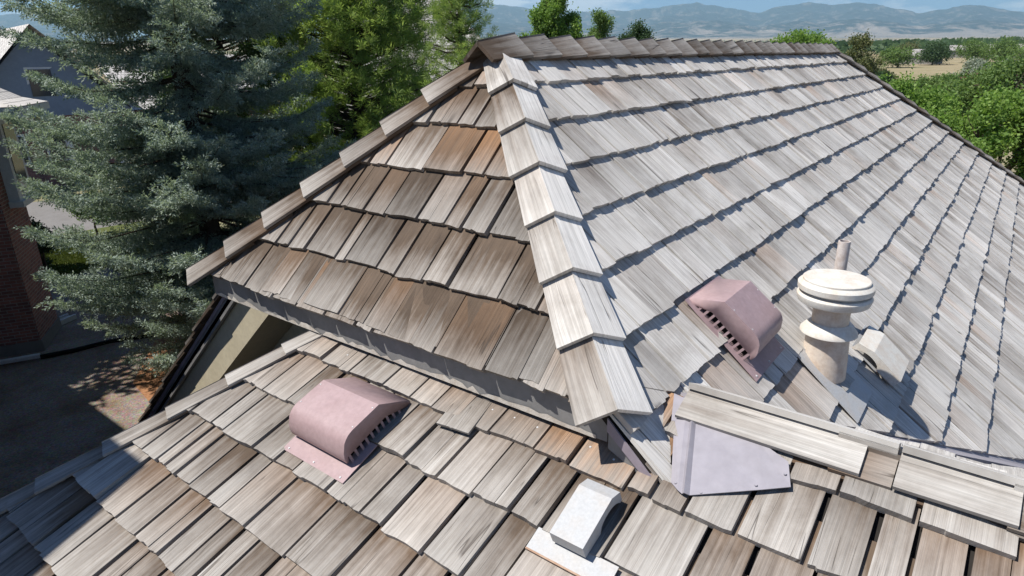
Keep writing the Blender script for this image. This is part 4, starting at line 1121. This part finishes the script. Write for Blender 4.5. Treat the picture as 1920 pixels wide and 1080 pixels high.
# eave with flared shingle roof
st = ([], [], [])
o0, o1 = K2-eA*.45+n_o*.85, K1+eA*.35+n_o*.85
def up3(q, dz): return arr(q[0], q[1], ze+dz)
prf = [(0, .05), (.45, .16), (.9, .42), (1.4, .85), (4.2, 3.3)]
for (a, za), (b, zb) in zip(prf[:-1], prf[1:]):
    roof_quad(st, [up3(o0+eB*a+eA*a*.6, za), up3(o1+eB*a-eA*a*.12, za), up3(o1+eB*b-eA*b*.12, zb), up3(o0+eB*b+eA*b*.6, zb)])
    c0 = K2-eA*.45+eB*9; roof_quad(st, [up3(c0+eA*a*.6-eB*0, za), up3(o0+eB*a+eA*a*.6, za), up3(o0+eB*b+eA*b*.6, zb), up3(c0+eA*b*.6, zb)])
mesh_obj("roof", st[0], st[1], MAT_SHINGLE_LT, nb, uvs=st[2])
mb = MB(); mb.box((*o0, ze-.10), (*(o1-o0), 0), (*(eB*.06), 0), (0, 0, .14)); mb.box((*o0, ze-.10), (*(eB*9.7), 0), (*(eA*.06), 0), (0, 0, .139)); mb.box((*(o0+eB*.06), ze-.06), (*(o1-o0), 0), (*(eB*.7), 0), (0, 0, .03)); mb.build("gutter", MAT_TRIM, nb)
# downspout extension lying on the gravel
dsx = empty("downspout", (.5, 13.5, ZG), "white downspout pipe lying on the gravel by the brick wall", "downspout")
mb = MB(); a = arr(-.6, 14.05, ZG+.06); b = arr(.66, 13.42, ZG+.06); dd = nrm(b-a); sd = nrm(np.cross(dd, (0, 0, 1)))
mb.box(a-sd*.05, b-a, sd*.10, (0, 0, .075)); mb.build("pipe", MAT_TRIM, dsx)
mb = MB(); mb.tube([b, b+dd*.5+arr(.1, .05, -.02), b+dd*1.3+arr(.1, .3, -.03), b+dd*2.3+arr(.2, .15, -.03), b+dd*3.2+arr(.4, .3, -.04)], [.05, .055, .05, .05, .045], 10); shade_auto(mb.build("drain_hose", MAT_DARK, dsx))
sb = empty("splash_block", (1.6, 15.2, ZG), "pale splash block at the foot of the brick corner", "splash block")
mb = MB(); q = arr(1.55, 15.15, ZG+.02); mb.box(q, (.5, .22, 0), (-.12, .26, 0), (0, 0, .07)); mb.box(q+arr(0, 0, .07), (.5, .22, 0), (-.02, .05, 0), (0, 0, .05)); mb.box(q+arr(-.10, .21, .07), (.5, .22, 0), (-.02, .05, 0), (0, 0, .05)); mb.build("block", MAT_TRIM, sb)

# unseen tree added left of the view to shade the gravel yard
leafy("added_shade_tree", (-4.6, 15.6, ZG), 10, lobes_rand(97, 14, 2.6, 5.0, 8.5, 1.3, 1.9), 7000, .19, MAT_LEAF2, "added unseen tree outside the left edge, shading the gravel yard", 97)
# house across the street
hb = empty("blue_grey_house", (9, 40, ZG), "far brick and blue-grey house with pale roof behind the spruce, top left", "house")
brick_prism("wall", [(5.6, 38), (22, 36.2), (23, 46), (6.6, 48)], ZG, -2.4, hb)
MAT_BLUEW = paint("blue_grey_siding", (.20, .25, .32), .8, .2, (.16, .20, .26), 1, .5)
mb = MB(); mb.prism([(5.5, 37.9, -2.4), (13.4, 37.0, -2.4), (9.3, 37.5, 1.6)], (.9, 9.5, 0)); mb.build("gable", MAT_BLUEW, hb)
st = ([], [], [])
roof_quad(st, [(4.6, 37.2, -3.0), (9.3, 36.8, 2.0), (10.3, 47.5, 2.0), (5.6, 48, -3.0)]); roof_quad(st, [(14.3, 36.2, -3.0), (15.3, 47, -3.0), (10.3, 47.5, 2.0), (9.3, 36.8, 2.0)])
roof_quad(st, [(13, 36.3, -2.3), (22.8, 35.3, -2.3), (22.9, 40.8, .6), (13.4, 41.5, .6)])
mesh_obj("roof", st[0], st[1], MAT_SHINGLE_LT, hb, uvs=st[2])
for k, (x, z) in enumerate([(7.0, -4.6), (9.0, -4.6), (11.6, -4.6), (8.9, -1.4), (16, -4.6), (19, -4.6)]):
    y = 38-(x-5.6)*.11
    mb = MB(); mb.box((x-.1, y-.10, z-.1), (1.2, -.13, 0), (0, .05, 0), (0, 0, 1.5)); w_ = mb.build("window", MAT_TRIM, hb)
    mb = MB(); mb.box((x, y-.15, z), (1.0, -.11, 0), (0, .03, 0), (0, 0, 1.3)); mb.build("pane", MAT_GLASS, w_)
for x in (7.2, 9.4, 11.6, 13.8, 16.0):
    y = 36.4-(x-5.6)*.11; mb = MB(); mb.box((x, y, ZG), (.22, 0, 0), (0, .22, 0), (0, 0, 3.4)); mb.build("porch_column", MAT_TRIM, hb)

# grey shake-roofed neighbour behind the pines
gh = empty("grey_shake_house", (17, 15, ZG), "neighbour house with pale grey shake roof behind the pines", "house")
c0 = arr(15.3, 12.9, .2); ul = nrm(arr(-.62, .78, 0)); vu = nrm(arr(.30, .25, .62))
GN = nrm(np.cross(ul, vu)); GN = GN if GN[2] > 0 else -GN
mb = MB(); mb.prism([c0-vu*3.2, c0-vu*3.2+ul*5.5, c0+vu*4+ul*5.5, c0+vu*4+ul*2.5, c0], -GN*.1); gdk = mb.build("roof", MAT_UNDERLAY, gh)
V, F, UV, TI = [], [], [], []
for k in range(-12, 16):
    u = 0 if k < 1 else k*.25/4*2.5
    while u < 5.3:
        w = rnd.uniform(.12, .3); p0 = c0+ul*u+vu*(k*.25); 
        n_b = len(V); board(V, F, UV, p0, p0+vu*.4, ul, GN, w-.01, w-.01, .02, .0, .02); TI += [(G(.8, .12), 0, G(1.0, .1), 1)]*(len(V)-n_b)
        u += w
mesh_obj("shake_courses", V, F, MAT_CEDAR, gdk, uvs=UV, tint=TI, kind="stuff")
e_, f_ = c0-vu*3.1, c0-vu*3.1+ul*5.5
mb = MB(); mb.prism([e_+arr(.4, .3, 0), f_+arr(.4, .3, 0), arr(f_[0]+.4, f_[1]+.3, ZG), arr(e_[0]+.4, e_[1]+.3, ZG)], (.3, .25, 0)); mb.build("wall", MAT_STUCCO, gh)

# ------------------------------------------------------------------ air
def haze_box():
    m = bpy.data.materials.new("haze_air"); m.use_nodes = True; nt = m.node_tree; nt.nodes.clear()
    out = nt.nodes.new("ShaderNodeOutputMaterial"); v = nt.nodes.new("ShaderNodeVolumePrincipled")
    v.inputs['Color'].default_value = (.54, .83, 1.0, 1); v.inputs['Density'].default_value = 7.5e-5; v.inputs['Anisotropy'].default_value = .1
    nt.links.new(v.outputs[0], out.inputs['Volume'])
    mb = MB(); z1 = float(Zm.max())+60
    mb.box((-18500, -18500, -8), (37000, 0, 0), (0, 37000, 0), (0, 0, z1+8))
    o = mb.build("haze", m); o["kind"] = "stuff"
haze_box()
